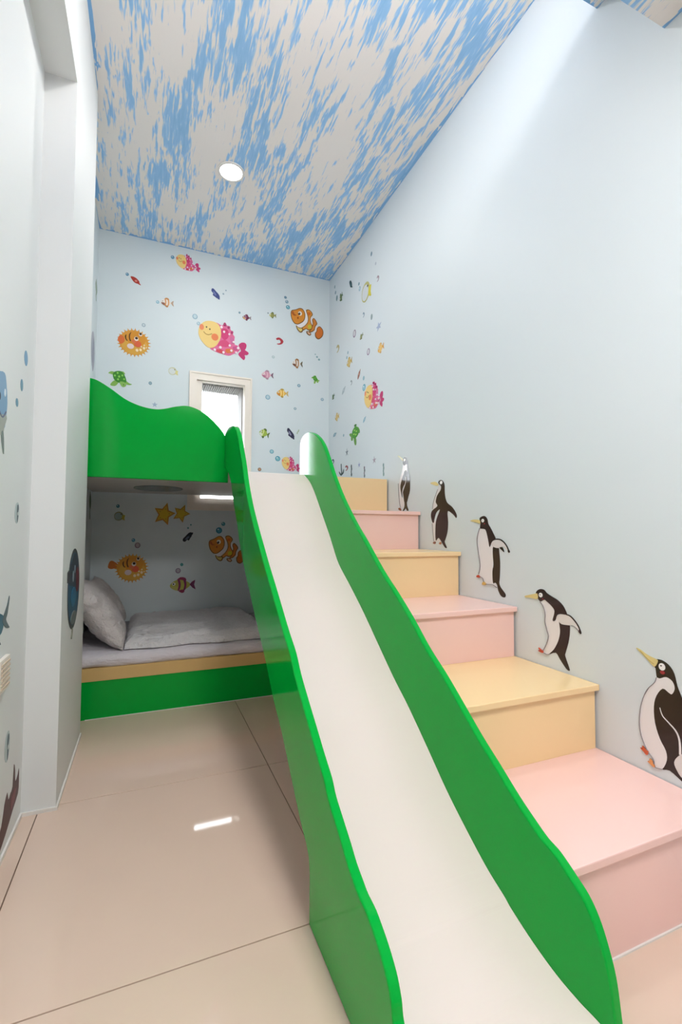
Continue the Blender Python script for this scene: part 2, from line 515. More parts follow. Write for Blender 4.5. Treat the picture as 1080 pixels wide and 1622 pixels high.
bmesh.ops.bevel(bm, geom=list(set(fa.edges) | set(fb.edges)), offset=0.003, segments=2, affect='EDGES')
bpart('guard_board', bm, M_GREEN)
bpart('upper_deck', boxes((XA + 0.003, 0.380, YD + 0.0205, 2.6125, DECK0, DECK1), (0.380, 0.843, 2.6025, 2.6125, DECK0, DECK1), (XA + 0.003, XR - 0.003, 2.6125, YB - 0.026, DECK0, DECK1)), M_UNDER)
bpart('base_panel', box(XA + 0.003, 0.842, 2.692, 2.710, 0.0005, 0.190), M_GREEN)
bpart('bed_board', box(XA + 0.003, XR - 0.003, 2.688, YB - 0.003, 0.190, 0.255, bevel=0.002), M_BOARD)
bpart('caulk_line', boxes((XP, 0.842, 2.688, 2.692, 0, 0.003)), M_TRIM)
dsc = disc_bm(1, -0.004, -0.0005, 56)
bmesh.ops.scale(dsc, verts=dsc.verts, vec=(0.145, 0.2, 1))
bmesh.ops.translate(dsc, verts=dsc.verts, vec=(0.062, 3.15, DECK0))
pd = bpart('round_disc', dsc, M_GREYDISC)
pd['label'] = 'grey oval disc on the underside of the upper bunk'

# ------------------------------------------------------------------ bedding
def grid_mesh(nx, ny, f):
    bm = bmesh.new()
    V = [[bm.verts.new(f(i / nx, j / ny)) for j in range(ny + 1)] for i in range(nx + 1)]
    for i in range(nx):
        for j in range(ny):
            bm.faces.new((V[i][j], V[i + 1][j], V[i + 1][j + 1], V[i][j + 1]))
    return bm

def mattress():
    x0, x1, y0, y1, z0, z1 = XA + 0.006, XR - 0.006, 2.700, YB - 0.008, 0.2555, 0.318
    bm = bmesh.new()
    nx = 90
    # cross-section ring in y,z : bulging front edge, flat top, back
    sec = [(y0 + 0.02, z0), (y0 - 0.002, z0 - 0.000), (y0 - 0.010, z0 + 0.012), (y0 - 0.012, z0 + 0.03), (y0 - 0.006, z1 - 0.014),
           (y0 + 0.010, z1 - 0.003), (y0 + 0.04, z1), (y0 + 0.12, z1), (y0 + 0.4, z1), (y1, z1), (y1, z0)]
    rows = []
    for i in range(nx + 1):
        x = x0 + (x1 - x0) * i / nx
        row = []
        for k, (y, z) in enumerate(sec):
            w = noise.noise(Vector((x * 9, k * 0.8, 1.3))) * 0.006 + noise.noise(Vector((x * 24, k * 1.4, 7.1))) * 0.003
            if 1 <= k <= 6:
                y += w
                z += w * 0.6
            if k in (0, 1):
                z = max(z, z0)
            row.append(bm.verts.new((x, y, z)))
        rows.append(row)
    for i in range(nx):
        for k in range(len(sec)):
            q = (k + 1) % len(sec)
            bm.faces.new((rows[i][k], rows[i][q], rows[i + 1][q], rows[i + 1][k]))
    bm.faces.new(rows[0])
    bm.faces.new(rows[-1])
    return bm
tag(obj('mattress', rel(mattress(), (0.5, 3.1, 0.2555)), M_SHEET, None, (0.5, 3.1, 0.2555), True),
    'mattress under a pale lilac-white sheet on the lower bunk', 'mattress')

def quilt():
    x0, x1, y0, y1, z0 = -0.100, 0.70, 2.745, YB - 0.02, 0.3235
    nx, ny = 120, 110
    bm = bmesh.new()
    def top(u, v):
        x = x0 + (x1 - x0) * u
        y = y0 + (y1 - y0) * v
        ex = min(u, 1 - u) * (x1 - x0)
        ey = min(v, 1 - v) * (y1 - y0)
        e = min(ex, ey)
        prof = min(1.0, (e / 0.05)) ** 0.5
        p = Vector((x, y, 0))
        n1 = noise.noise(p * 5.0 + Vector((3, 1, 0)))
        n2 = noise.noise(Vector((x * 14, y * 22, 2)))
        n3 = noise.noise(Vector((x * 40, y * 52, 5)))
        n4 = abs(noise.noise(Vector((x * 11 + n1 * 2, y * 30 + n2 * 1.5, 8))))
        h = 0.056 + 0.012 * n1 + 0.008 * n2 + 0.006 * n3 + 0.010 * n4
        z = z0 + 0.003 + h * prof
        x += 0.012 * noise.noise(Vector((0, y * 8, 3))) * (1 if u < 0.1 or u > 0.9 else 0.2)
        y += 0.020 * noise.noise(Vector((x * 6, 0, 9))) * max(0, 1 - v * 4) + 0.008 * noise.noise(Vector((x * 19, 0, 4))) * max(0, 1 - v * 6)
        return (x, y, z)
    T_ = [[bm.verts.new(top(i / nx, j / ny)) for j in range(ny + 1)] for i in range(nx + 1)]
    for i in range(nx):
        for j in range(ny):
            bm.faces.new((T_[i][j], T_[i + 1][j], T_[i + 1][j + 1], T_[i][j + 1]))
    rim = [T_[i][0] for i in range(nx + 1)] + [T_[nx][j] for j in range(1, ny + 1)] + [T_[i][ny] for i in range(nx - 1, -1, -1)] + [T_[0][j] for j in range(ny - 1, 0, -1)]
    low = [bm.verts.new((v.co.x, v.co.y, z0)) for v in rim]
    for i in range(len(rim)):
        j = (i + 1) % len(rim)
        bm.faces.new((rim[i], rim[j], low[j], low[i]))
    bm.faces.new(low)
    return bm
tag(obj('quilt', rel(quilt(), (0.28, 3.2, 0.3235)), M_QUILT, None, (0.28, 3.2, 0.3235), True),
    'crinkled white quilt spread flat on the lower bunk mattress', 'quilt')

def pillow(w, h, t, seed):
    bm = bmesh.new()
    nx, ny = 44, 36
    sides = []
    for s in (1, -1):
        V = []
        for i in range(nx + 1):
            row = []
            for j in range(ny + 1):
                u, v = 2 * i / nx - 1, 2 * j / ny - 1
                pin = 1 - 0.07 * (1 - abs(u) ** 2) * abs(v) ** 6 - 0.0
                pinx = 1 - 0.07 * (1 - abs(v) ** 2) * abs(u) ** 6
                x, y = u * w / 2 * pinx, v * h / 2 * pin
                f = (max(0, 1 - abs(u) ** 2.6) * max(0, 1 - abs(v) ** 2.6)) ** 0.55
                z = s * t / 2 * f
                z += f * s * (0.012 * noise.noise(Vector((u * 2.2 + seed, v * 2.2, s))) + 0.008 * noise.noise(Vector((u * 5 + seed, v * 6, s + 3))) + 0.010 * abs(noise.noise(Vector((u * 4 + v * 5 + seed, v * 3 - u * 4, s + 6)))))
                row.append((x, y, z))
            V.append(row)
        sides.append(V)
    vt = [[bm.verts.new(sides[0][i][j]) for j in range(ny + 1)] for i in range(nx + 1)]
    vb = [[vt[i][j] if i in (0, nx) or j in (0, ny) else bm.verts.new(sides[1][i][j]) for j in range(ny + 1)] for i in range(nx + 1)]
    for V in (vt, vb):
        for i in range(nx):
            for j in range(ny):
                bm.faces.new((V[i][j], V[i + 1][j], V[i + 1][j + 1], V[i][j + 1]))
    return bm
def put_pillow(y, w, h, t, seed, lean, x, z, yawz, label):
    bm = pillow(w, h, t, seed)
    # pillow plane: width along y, height up, face towards +x
    bmesh.ops.rotate(bm, verts=bm.verts, matrix=Matrix(((0, 0, 1), (1, 0, 0), (0, 1, 0))))
    bmesh.ops.rotate(bm, verts=bm.verts, matrix=Matrix.Rotation(-lean, 3, 'Y'))
    bmesh.ops.rotate(bm, verts=bm.verts, matrix=Matrix.Rotation(yawz, 3, 'Z'))
    lo = min(v.co.z for v in bm.verts)
    bmesh.ops.translate(bm, verts=bm.verts, vec=(0, 0, -lo))
    tag(obj('pillow', bm, M_PILLOW, None, (x, y, z), True), label, 'pillow', 'pillows on the lower bunk')
put_pillow(2.985, 0.50, 0.42, 0.16, 1.0, 0.60, -0.238, 0.320, 0.06, 'white crinkled pillow leaning at the head of the lower bunk, nearest the pillar')
put_pillow(3.465, 0.32, 0.38, 0.12, 5.0, 0.55, -0.235, 0.320, -0.04, 'white pillow behind the front pillow, in the back corner of the lower bunk')

# ------------------------------------------------------------------ wall socket at the left edge
ws = tag(empty('wall_outlet', (XL, 1.595, 0.551)), 'small cream ribbed cover plate on the left wall below the blue fish', 'outlet')
obj('plate', box(0.0005, 0.012, -0.06, 0.036, -0.046, 0.046, bevel=0.002), M_CREAM, ws)
for k in range(6):
    obj('rib', box(0.012, 0.015, -0.052, 0.028, -0.036 + k * 0.013, -0.030 + k * 0.013), mat('beige_plastic', '#d8c3b0', 0.4), ws)

# ------------------------------------------------------------------ wall stickers
# each wall: point on the wall from (u, v), u to the right as one faces it, and the normal
WALLS = {
    'back': (lambda u, v, d: (u, YB - d, v)),
    'right': (lambda u, v, d: (XR - d, -u, v)),
    'left': (lambda u, v, d: (XL + d, u, v)),
    'alcove': (lambda u, v, d: (XA + d, u, v)),
    'pillar': (lambda u, v, d: (XP + d, u, v)),
}
STEP = 0.00035
def smat(c, gloss=False):
    return mat('sticker_' + c.lstrip('#') + ('_glossy' if gloss else ''), c, 0.17 if gloss else 0.5, spec=0.5 if gloss else 0.25)

class Sheet:
    """one sticker: flat cut shapes laid over each other on a wall"""
    def __init__(s, name, label, group, wall, uv, frame):
        s.name, s.label, s.group, s.wall, s.uv, s.frame = name, label, group, wall, uv, frame
        s.root = None
        s.level = 0
        s.last = None
        s.loc = Vector(WALLS[wall](uv[0], uv[1], 0.0))
    def emit(s, part, polys, col, edge=None):
        s.level += 1
        d = 0.0006 + STEP * s.level
        bm = bmesh.new()
        for pts in polys:
            P = [s.frame(*p) for p in pts]
            f = [bm.verts.new(Vector(WALLS[s.wall](u, v, d)) - s.loc) for u, v in P]
            k = [bm.verts.new(Vector(WALLS[s.wall](u, v, 0.0003)) - s.loc) for u, v in P]
            n = len(P)
            bm.faces.new(f)
            for i in range(n):
                j = (i + 1) % n
                bm.faces.new((f[i], f[j], k[j], k[i]))
        ref = Vector(WALLS[s.wall](0, 0, 1)) - Vector(WALLS[s.wall](0, 0, 0))
        me_name = s.name if s.root is None else part
        me = bpy.data.meshes.new(me_name)
        for f in bm.faces:
            f.normal_update()
            if len(f.verts) > 4 and f.normal.dot(ref) < 0:
                f.normal_flip()
        bm.to_mesh(me)
        bm.free()
        me.materials.append(smat(col, s.name == 'penguin_sticker'))
        o = bpy.data.objects.new(me_name, me)
        COL.objects.link(o)
        if s.root is None:
            s.root = o
            o.location = s.loc
            tag(o, s.label, 'sticker', s.group)
        elif part in ('pupil', 'glint', 'shine', 'speckle') and s.last is not None:
            o.parent = s.last
        else:
            o.parent = s.root
            s.last = o
        return o
    def poly(s, part, pts, col, n=3):
        if n > 1:
            pts = [(v.x, v.y) for v in catmull([(a, b, 0) for a, b in pts], n)]
        return s.emit(part, [pts], col)
    def oval(s, part, cx, cy, rx, ry, col, seg=14):
        return s.emit(part, [[(cx + rx * math.cos(2 * math.pi * i / seg), cy + ry * math.sin(2 * math.pi * i / seg)) for i in range(seg)]], col)
    def line(s, part, pts, w, col, n=4, taper=False):
        P = catmull([(a, b, 0) for a, b in pts], n, closed=False)
        L, R = [], []
        for i, p in enumerate(P):
            t = (P[min(i + 1, len(P) - 1)] - P[max(i - 1, 0)]).normalized()
            q = Vector((-t.y, t.x, 0))
            k = w / 2 * ((0.3 + 0.7 * i / (len(P) - 1)) if taper else 1)
            L.append(p + q * k)
            R.append(p - q * k)
        pts = [(v.x, v.y) for v in L + R[::-1]]
        return s.emit(part, [pts], col)

def frame_box(u, v, w, h, rot, bx0, by0, bx1, by1):
    """drawing units (y down) in a box -> wall metres, turned by rot about the middle"""
    cx, cy = (bx0 + bx1) / 2, (by0 + by1) / 2
    kx, ky = w / (bx1 - bx0), h / (by1 - by0)
    c, s_ = math.cos(rot), math.sin(rot)
    def f(x, y):
        a, b = (x - cx) * kx, (cy - y) * ky
        return (u + a * c - b * s_, v + a * s_ + b * c)
    return f

def d_bubble(s, col='#7fb4c9', inner='#a9cbd6', **k):
    s.oval('bubble', 50, 50, 50, 50, col, 18)
    s.oval('shine', 52, 54, 32, 32, inner, 14)
    s.oval('glint', 36, 34, 12, 12, '#eef4f6', 8)
d_bubble.box = (0, 0, 100, 100)

def d_dot(s, col='#7fb4c9', **k):
    s.oval('bubble', 50, 50, 50, 50, col, 12)
d_dot.box = (0, 0, 100, 100)

def d_ringfish(s, col='#c9b84e', inner='#dcdcd6', tail='#d6c84a', **k):
    s.poly('body', [(5, 50), (15, 18), (45, 3), (75, 15), (88, 50), (74, 84), (42, 97), (14, 82)], col)
    s.oval('belly', 42, 52, 33, 38, inner)
    s.poly('tail', [(78, 45), (100, 40), (96, 70), (100, 95), (74, 78)], tail)
    s.oval('eye', 66, 30, 5, 6, '#3a3a34', 8)
d_ringfish.box = (0, 0, 100, 100)

def d_ring(s, col='#8d7791', inner='#cfd0d6', **k):
    s.oval('ring', 50, 50, 50, 50, col, 18)
    s.oval('middle', 50, 48, 33, 36, inner, 14)
d_ring.box = (0, 0, 100, 100)

def d_fish(s, col='#d8872f', stripe='#f3e2cc', tail=None, belly=None, fin=None, nstripe=2, eye='#2a2622', **k):
    tail, fin = tail or col, fin or col
    s.poly('body', [(0, 38), (14, 18), (38, 8), (62, 16), (80, 34), (64, 54), (38, 64), (13, 56)], col)
    s.poly('tail', [(76, 34), (98, 12), (94, 35), (100, 60)], tail, 2)
    s.poly('dorsal_fin', [(26, 12), (40, -3), (60, 2), (62, 17), (42, 10)], fin, 2)
    s.poly('belly_fin', [(32, 62), (46, 74), (56, 70), (54, 58)], fin, 2)
    if belly:
        s.poly('belly', [(4, 42), (22, 40), (40, 50), (36, 62), (14, 55)], belly)
    for i in range(nstripe):
        x = 30 + i * 22
        s.poly('stripe', [(x, 11), (x + 8, 12), (x + 12, 34), (x + 8, 58), (x, 61), (x + 4, 36)], stripe)
    s.oval('eye_white', 15, 30, 7, 7, '#f4f2ec', 10)
    s.oval('pupil', 14, 30, 3.6, 3.6, eye, 8)
d_fish.box = (0, -3, 100, 74)

def d_dart(s, col='#b03a30', inner='#d9867a', **k):
    s.poly('body', [(0, 12), (30, 8), (62, 26), (86, 62), (72, 84), (40, 76), (18, 50)], col)
    s.poly('tail', [(80, 68), (100, 96), (84, 92), (70, 82)], col, 2)
    s.oval('belly', 52, 54, 13, 13, inner, 10)
d_dart.box = (0, 0, 100, 100)

def d_dark(s, col='#34344e', inner='#8a8ca8', **k):
    s.poly('body', [(12, 4), (32, 2), (56, 24), (74, 38), (92, 58), (98, 84), (80, 76), (70, 92), (48, 80), (22, 66), (28, 48), (8, 30)], col, 2)
    s.poly('shine', [(26, 26), (44, 34), (62, 60), (50, 66), (32, 48)], inner, 2)
    s.poly('fin', [(80, 70), (100, 96), (82, 98), (70, 84)], col, 2)
d_dark.box = (0, 0, 100, 100)

def d_sunfish(s, **k):
    s.poly('body', [(400, 195), (500, 230), (545, 165), (585, 215), (640, 225), (645, 275), (695, 310), (690, 350), (720, 390), (715, 450), (725, 520), (770, 530), (800, 560), (815, 600), (770, 650), (700, 690), (620, 730), (500, 715), (400, 695), (300, 650), (380, 560), (420, 400), (400, 280)], '#e06f9c')
    s.poly('tail', [(790, 520), (840, 470), (900, 465), (930, 500), (920, 560), (905, 590), (955, 615), (970, 640), (945, 670), (900, 680), (910, 720), (890, 765), (850, 745), (790, 690), (800, 650), (830, 620), (820, 580)], '#c53c74')
    s.poly('scale', [(500, 290), (580, 280), (620, 350), (600, 430), (540, 470), (480, 400)], '#d23f78')
    s.poly('scale', [(470, 500), (560, 470), (630, 520), (600, 580), (500, 590), (430, 590)], '#d9507f')
    s.poly('scale', [(640, 410), (700, 420), (715, 500), (660, 510)], '#cf6f9f')
    s.poly('scale', [(565, 625), (680, 605), (695, 660), (590, 690)], '#dd7848')
    s.poly('scale', [(420, 650), (545, 660), (555, 705), (430, 695)], '#d24a58')
    s.poly('scale', [(690, 570), (760, 550), (790, 600), (720, 620)], '#c9578c')
    s.poly('head', [(105, 400), (130, 290), (220, 205), (350, 188), (440, 230), (482, 330), (476, 450), (420, 570), (350, 632), (270, 640), (180, 570), (125, 490)], '#efcf83')
    s.oval('cheek', 157, 315, 38, 50, '#ea8a60')
    s.oval('cheek', 380, 450, 60, 60, '#ea8554')
    s.oval('eye', 237, 302, 13, 14, '#55503c', 8)
    s.oval('eye', 293, 330, 13, 14, '#55503c', 8)
    s.line('mouth', [(190, 385), (225, 418), (275, 426), (330, 400)], 11, '#b08a4a')
    for x, y, r in ((490, 262, 22), (535, 335, 20), (625, 362, 18), (700, 485, 18), (635, 555, 20), (475, 612, 24), (380, 665, 22), (530, 690, 22), (665, 640, 22), (780, 578, 22), (745, 660, 18)):
        s.oval('spot', x, y, r, r, '#f6e3ea', 9)
    for x, y, r in ((545, 205, 24), (612, 245, 20), (672, 320, 20)):
        s.oval('fin_spot', x, y, r, r, '#b53d72', 9)
d_sunfish.box = (105, 165, 970, 765)

def d_clown(s, **k):
    W_, O_, D_ = '#ece6e6', '#d98c34', '#7c5522'
    s.poly('white_body', [(470, 365), (530, 372), (600, 380), (690, 520), (790, 680), (770, 800), (690, 790), (560, 775), (440, 790), (350, 745), (318, 700), (400, 680), (480, 590)], W_)
    s.poly('head_outline', [(212, 482), (235, 420), (318, 388), (400, 343), (468, 352), (514, 428), (518, 512), (492, 598), (428, 662), (350, 703), (282, 682), (228, 596)], D_)
    s.poly('head', [(226, 482), (246, 432), (322, 402), (402, 358), (460, 366), (500, 430), (504, 510), (480, 590), (420, 648), (350, 688), (290, 669), (241, 590)], O_)
    s.poly('saddle_outline', [(534, 366), (600, 338), (662, 384), (678, 440), (640, 496), (632, 560), (652, 628), (680, 680), (662, 752), (592, 786), (540, 764), (478, 806), (426, 772), (512, 694), (570, 600), (570, 490)], D_)
    s.poly('saddle', [(548, 378), (600, 353), (648, 392), (662, 440), (628, 490), (618, 560), (638, 630), (662, 680), (648, 738), (590, 768), (540, 748), (480, 788), (444, 770), (524, 700), (584, 600), (584, 490)], '#dd9540')
    s.poly('rear_outline', [(668, 540), (705, 502), (757, 555), (778, 612), (750, 660), (732, 704), (720, 760), (650, 816), (596, 806), (640, 758), (663, 690), (678, 620)], D_)
    s.poly('rear_band', [(682, 542), (706, 519), (744, 562), (762, 610), (738, 650), (718, 700), (708, 748), (650, 798), (614, 798), (652, 760), (677, 690), (692, 620)], '#d3823a')
    s.poly('tail_outline', [(772, 702), (830, 656), (892, 704), (914, 780), (890, 870), (810, 940), (742, 904), (732, 818), (762, 770)], D_)
    s.poly('tail', [(787, 704), (830, 674), (878, 714), (897, 780), (876, 858), (810, 920), (758, 892), (748, 822), (778, 772)], '#d0702c')
    s.poly('fin_outline', [(325, 725), (380, 760), (465, 764), (462, 838), (410, 858), (350, 806)], D_)
    s.poly('fin', [(342, 742), (382, 776), (450, 778), (446, 824), (410, 840), (364, 798)], '#dcc878')
    s.poly('fin_outline', [(545, 812), (612, 815), (648, 862), (612, 892), (556, 862)], D_)
    s.poly('fin', [(562, 826), (608, 829), (630, 860), (608, 876), (570, 852)], '#dcb090')
    s.oval('side_fin', 612, 706, 40, 46, '#cfc23c')
    s.oval('fin_patch', 600, 428, 34, 32, '#d8702a')
    s.oval('eye_white', 405, 462, 40, 46, '#f0e6d8')
    s.oval('pupil', 389, 471, 24, 27, '#2a1c14')
    s.oval('glint', 382, 460, 7, 8, '#f4f0ec', 7)
    s.poly('snout', [(230, 470), (258, 440), (290, 500), (330, 512), (280, 524), (250, 500)], '#b8622c')
    s.oval('mouth', 362, 562, 14, 22, '#a8521f', 9)
d_clown.box = (212, 338, 914, 940)

def d_puffer(s, tail=False, **k):
    n = 27
    if tail:
        s.poly('tail', [(130, 395), (165, 315), (235, 320), (330, 400), (330, 480), (250, 450), (190, 460), (135, 440)], '#c8722e')
    pts = []
    for i in range(n):
        a0 = 2 * math.pi * i / n
        for da, k_ in ((0, 0.98), (0.26, 0.99), (0.5, 1.17), (0.74, 0.99)):
            a = a0 + da * 2 * math.pi / n
            pts.append((570 + 283 * k_ * math.cos(a), 452 + 238 * k_ * math.sin(a)))
    s.poly('spiny_body', pts, '#d9993a', 1)
    s.oval('belly', 580, 500, 250, 176, '#dda847', 24)
    s.oval('face', 610, 380, 180, 140, '#d8922f', 22)
    if not tail:
        s.poly('tail_patch', [(262, 430), (300, 350), (372, 372), (392, 450), (330, 510), (285, 480)], '#dc7038')
    s.poly('stripe', [(515, 258), (478, 300), (470, 370), (492, 432), (512, 428), (492, 370), (496, 310)], '#5a3614')
    s.poly('stripe', [(422, 316), (396, 350), (404, 402), (434, 438), (446, 430), (424, 396), (420, 352)], '#5a3614')
    s.oval('blush', 640, 470, 70, 60, '#dd6440')
    s.oval('blush', 570, 430, 45, 35, '#dc7448')
    s.oval('fin', 505, 530, 66, 50, '#e3cfcb')
    s.oval('eye_white', 612, 376, 42, 42, '#f2e2d2')
    s.oval('pupil', 614, 364, 28, 24, '#33231a')
    s.oval('eye_white', 690, 282, 34, 32, '#f2e2d2')
    s.oval('pupil', 690, 274, 25, 22, '#33231a')
    for x, y, r in ((630, 592, 28), (697, 577, 26), (762, 535, 26), (710, 515, 16), (766, 480, 15), (810, 520, 13)):
        s.oval('spot', x, y, r, r, '#f3dcb4', 9)
d_puffer.box = (250, 183, 890, 721)

def d_turtle(s, **k):
    for p in ([(80, 1062), (130, 1028), (195, 1035), (180, 1080), (110, 1072)], [(120, 1262), (185, 1185), (285, 1175), (245, 1250), (190, 1277)],
              [(415, 1165), (480, 1200), (532, 1212), (490, 1230), (420, 1222)], [(310, 1015), (365, 1010), (398, 1052), (350, 1050)]):
        s.poly('shell' if s.root is None else 'flipper', p, '#86b356')
    s.poly('shell', [(165, 1085), (200, 1028), (290, 1006), (352, 1028), (404, 1100), (424, 1182), (372, 1215), (290, 1212), (200, 1172)], '#3f8a2e')
    s.poly('head', [(305, 1188), (400, 1196), (420, 1250), (362, 1278), (312, 1240)], '#8cba5c')
    for x, y, r in ((255, 1045, 18), (205, 1095, 18), (345, 1080, 18), (285, 1105, 20), (265, 1155, 18), (380, 1140, 16)):
        s.oval('spot', x, y, r, r, '#8fcf5c', 9)
    s.oval('eye', 372, 1240, 9, 10, '#2c3a1e', 8)
d_turtle.box = (75, 1005, 535, 1278)

def d_turtle2(s, **k):
    for p in ([(358, 265), (390, 258), (412, 300), (380, 316)], [(498, 205), (527, 268), (526, 322), (500, 290)], [(392, 305), (424, 330), (412, 398), (388, 372)], [(436, 365), (468, 375), (474, 480), (456, 493), (440, 430)]):
        s.poly('flipper', p, '#6fa052')
    s.poly('shell', [(416, 225), (460, 178), (502, 222), (514, 290), (492, 350), (450, 378), (418, 340), (408, 275)], '#4f9a38')
    s.oval('head', 459, 160, 18, 20, '#4a7d44')
    for x, y in ((450, 240), (480, 270), (440, 300), (470, 320)):
        s.oval('spot', x, y, 12, 14, '#a4d464', 8)
d_turtle2.box = (357, 140, 528, 494)

def d_star(s, col='#8087a8', inner=None, n=5, dip=0.42, turn=0.0, **k):
    pts = []
    for i in range(2 * n):
        a = math.pi / 2 + turn + math.pi * i / n
        r = 50 if i % 2 == 0 else 50 * dip
        pts.append((50 + r * math.cos(a), 50 - r * math.sin(a)))
    s.poly('star', pts, col, 1)
    if inner:
        s.poly('star_middle', [(50 + (x - 50) * 0.72, 50 + (y - 50) * 0.72) for x, y in pts], inner, 1)
        for i in range(n):
            a = math.pi / 2 + turn + 2 * math.pi * i / n
            s.oval('speckle', 50 + 22 * math.cos(a), 50 - 22 * math.sin(a), 3, 3, '#a8841c', 7)
d_star.box = (0, 0, 100, 100)

def d_weed(s, col='#57686a', col2=None, **k):
    for i, y in enumerate((15, 38, 60, 84)):
        s.oval('bead', 50 + (8 if i % 2 else -6), y, 34 if i != 2 else 24, 15, col if i % 2 == 0 or not col2 else col2, 10)
    s.line('stem', [(50, 4), (56, 40), (44, 70), (50, 98)], 12, col)
d_weed.box = (0, 0, 100, 100)

def d_hook(s, col='#42585a', **k):
    s.line('stem', [(45, 0), (48, 40), (55, 70), (45, 98)], 16, col)
    s.poly('leaf', [(45, 98), (15, 82), (0, 58), (18, 66), (40, 84)], col)
    s.poly('leaf', [(50, 80), (78, 74), (92, 50), (100, 60), (90, 84), (60, 96)], col)
d_hook.box = (0, 0, 100, 100)

def d_curl(s, col='#93484e', **k):
    s.poly('curl', [(10, 20), (45, 0), (85, 20), (100, 50), (80, 85), (40, 100), (20, 90), (55, 78), (66, 55), (50, 30), (22, 38)], col)
d_curl.box = (0, 0, 100, 100)

def d_porthole(s, **k):
    s.oval('rim', 50, 50, 50, 50, '#4a4d50', 36)
    s.oval('water', 50, 50, 45, 45, '#2f5a72', 36)
    s.poly('upper_water', [(8, 40), (20, 18), (50, 6), (80, 18), (93, 45), (60, 52), (40, 46)], '#3a4652')
    s.poly('coral', [(66, 30), (84, 26), (93, 45), (86, 56), (70, 54)], '#6a3440')
    s.oval('whale_body', 48, 60, 20, 12, '#346e90', 18)
    s.oval('bubble', 40, 34, 5, 7, '#8a9aa6', 9)
    s.oval('bubble', 52, 26, 3.5, 5, '#7a8a98', 9)
    s.oval('seabed', 50, 86, 22, 8, '#6b7474', 14)
    s.poly('clasp', [(-4, 26), (6, 24), (6, 38), (-4, 38)], '#4a4d50', 1)
    s.line('cord', [(44, 98), (42, 104), (38, 110)], 2.2, '#7c7c6c')
d_porthole.box = (0, 0, 100, 100)

def d_dolphin(s, **k):
    s.poly('body', [(0, 60), (30, 30), (70, 8), (90, 0), (96, 12), (100, 34), (97, 56), (92, 70), (60, 84), (20, 82)], '#7fa3c4')
    s.poly('belly', [(4, 66), (60, 62), (98, 50), (94, 66), (88, 78), (60, 84), (20, 82)], '#a9aca6')
    s.poly('fin', [(86, 76), (92, 74), (95, 100), (90, 92)], '#7f8a88')
    s.line('mouth', [(80, 52), (88, 56), (97, 46)], 1.8, '#6a6f8a')
    s.oval('glint', 92, 24, 2, 5, '#dbe6f0', 8)
    s.oval('eye', 78, 34, 2.5, 5, '#2f3a48', 8)
d_dolphin.box = (0, 0, 100, 100)

def d_bluefish(s, **k):
    s.poly('body', [(0, 50), (20, 30), (50, 22), (74, 34), (82, 48), (76, 76), (50, 84), (20, 72)], '#3f6d7e')
    s.poly('tail', [(78, 46), (90, 20), (96, 0), (97, 10), (92, 40), (88, 52), (96, 68), (100, 76), (90, 72), (80, 58)], '#5a6a6e')
    s.poly('fin', [(40, 82), (60, 80), (74, 100), (66, 98)], '#4c5a60')
    s.poly('fin', [(30, 28), (40, 10), (56, 20), (54, 30)], '#4c5a60')
    s.oval('spot', 40, 50, 12, 10, '#6e8fa8')
d_bluefish.box = (0, 0, 100, 100)

def d_coral(s, **k):
    s.poly('coral', [(0, 100), (0, 70), (10, 58), (26, 54), (44, 62), (52, 46), (55, 34), (62, 24), (66, 38), (72, 34), (78, 30), (80, 0), (84, 12), (86, 30), (94, 26), (97, 20), (98, 40), (96, 56), (80, 66), (60, 80), (30, 94)], '#5d3f3e', 2)
    s.poly('coral_patch', [(10, 80), (30, 66), (40, 76), (22, 90)], '#84564e')
    s.poly('coral_patch', [(74, 44), (88, 40), (84, 56), (74, 60)], '#7c474c')
d_coral.box = (0, 0, 100, 100)

def d_seabird(s, **k):
    s.poly('bubble', [(10, 40), (30, 6), (70, 0), (88, 30), (84, 66), (60, 96), (30, 92), (12, 70)], '#b9c6c8')
    s.poly('swimmer', [(50, 12), (72, 10), (80, 30), (66, 44), (74, 60), (66, 88), (52, 92), (48, 60), (42, 34)], '#5a6a72', 2)
    s.oval('belly', 62, 52, 8, 8, '#cdd2d2', 8)
d_seabird.box = (0, 0, 100, 100)

def d_leaf(s, col='#45694a', **k):
    s.poly('leaf', [(40, 0), (60, 12), (78, 36), (66, 60), (56, 66), (36, 58), (22, 34), (32, 14)], col)
    s.line('stem', [(50, 58), (46, 80), (56, 100)], 12, col)
d_leaf.box = (0, 0, 100, 100)

def d_jelly(s, **k):
    s.poly('body', [(50, 0), (80, 16), (94, 44), (84, 76), (60, 100), (40, 94), (18, 78), (6, 46), (20, 14)], '#a8abb8')
    s.poly('stripe', [(46, 20), (62, 24), (58, 76), (44, 70)], '#8b90a4')
d_jelly.box = (0, 0, 100, 100)

def put(draw, name, label, group, wall, u, v, w, h, rot, **k):
    s = Sheet(name, label, group, wall, (u, v), frame_box(u, v, w, h, math.radians(rot), *draw.box))
    draw(s, **k)

def penguin(label, uv, layers):
    s = Sheet('penguin_sticker', label, 'penguin stickers beside the stairs', 'right', uv, lambda a, b: (a, b))
    for l in layers:
        if l[0] == 'p':
            s.poly(l[1], l[3], l[2])
        elif l[0] == 'o':
            s.oval(l[1], *l[3], l[2])
        else:
            s.line(l[1], l[3], l[4], l[2], taper=l[5])

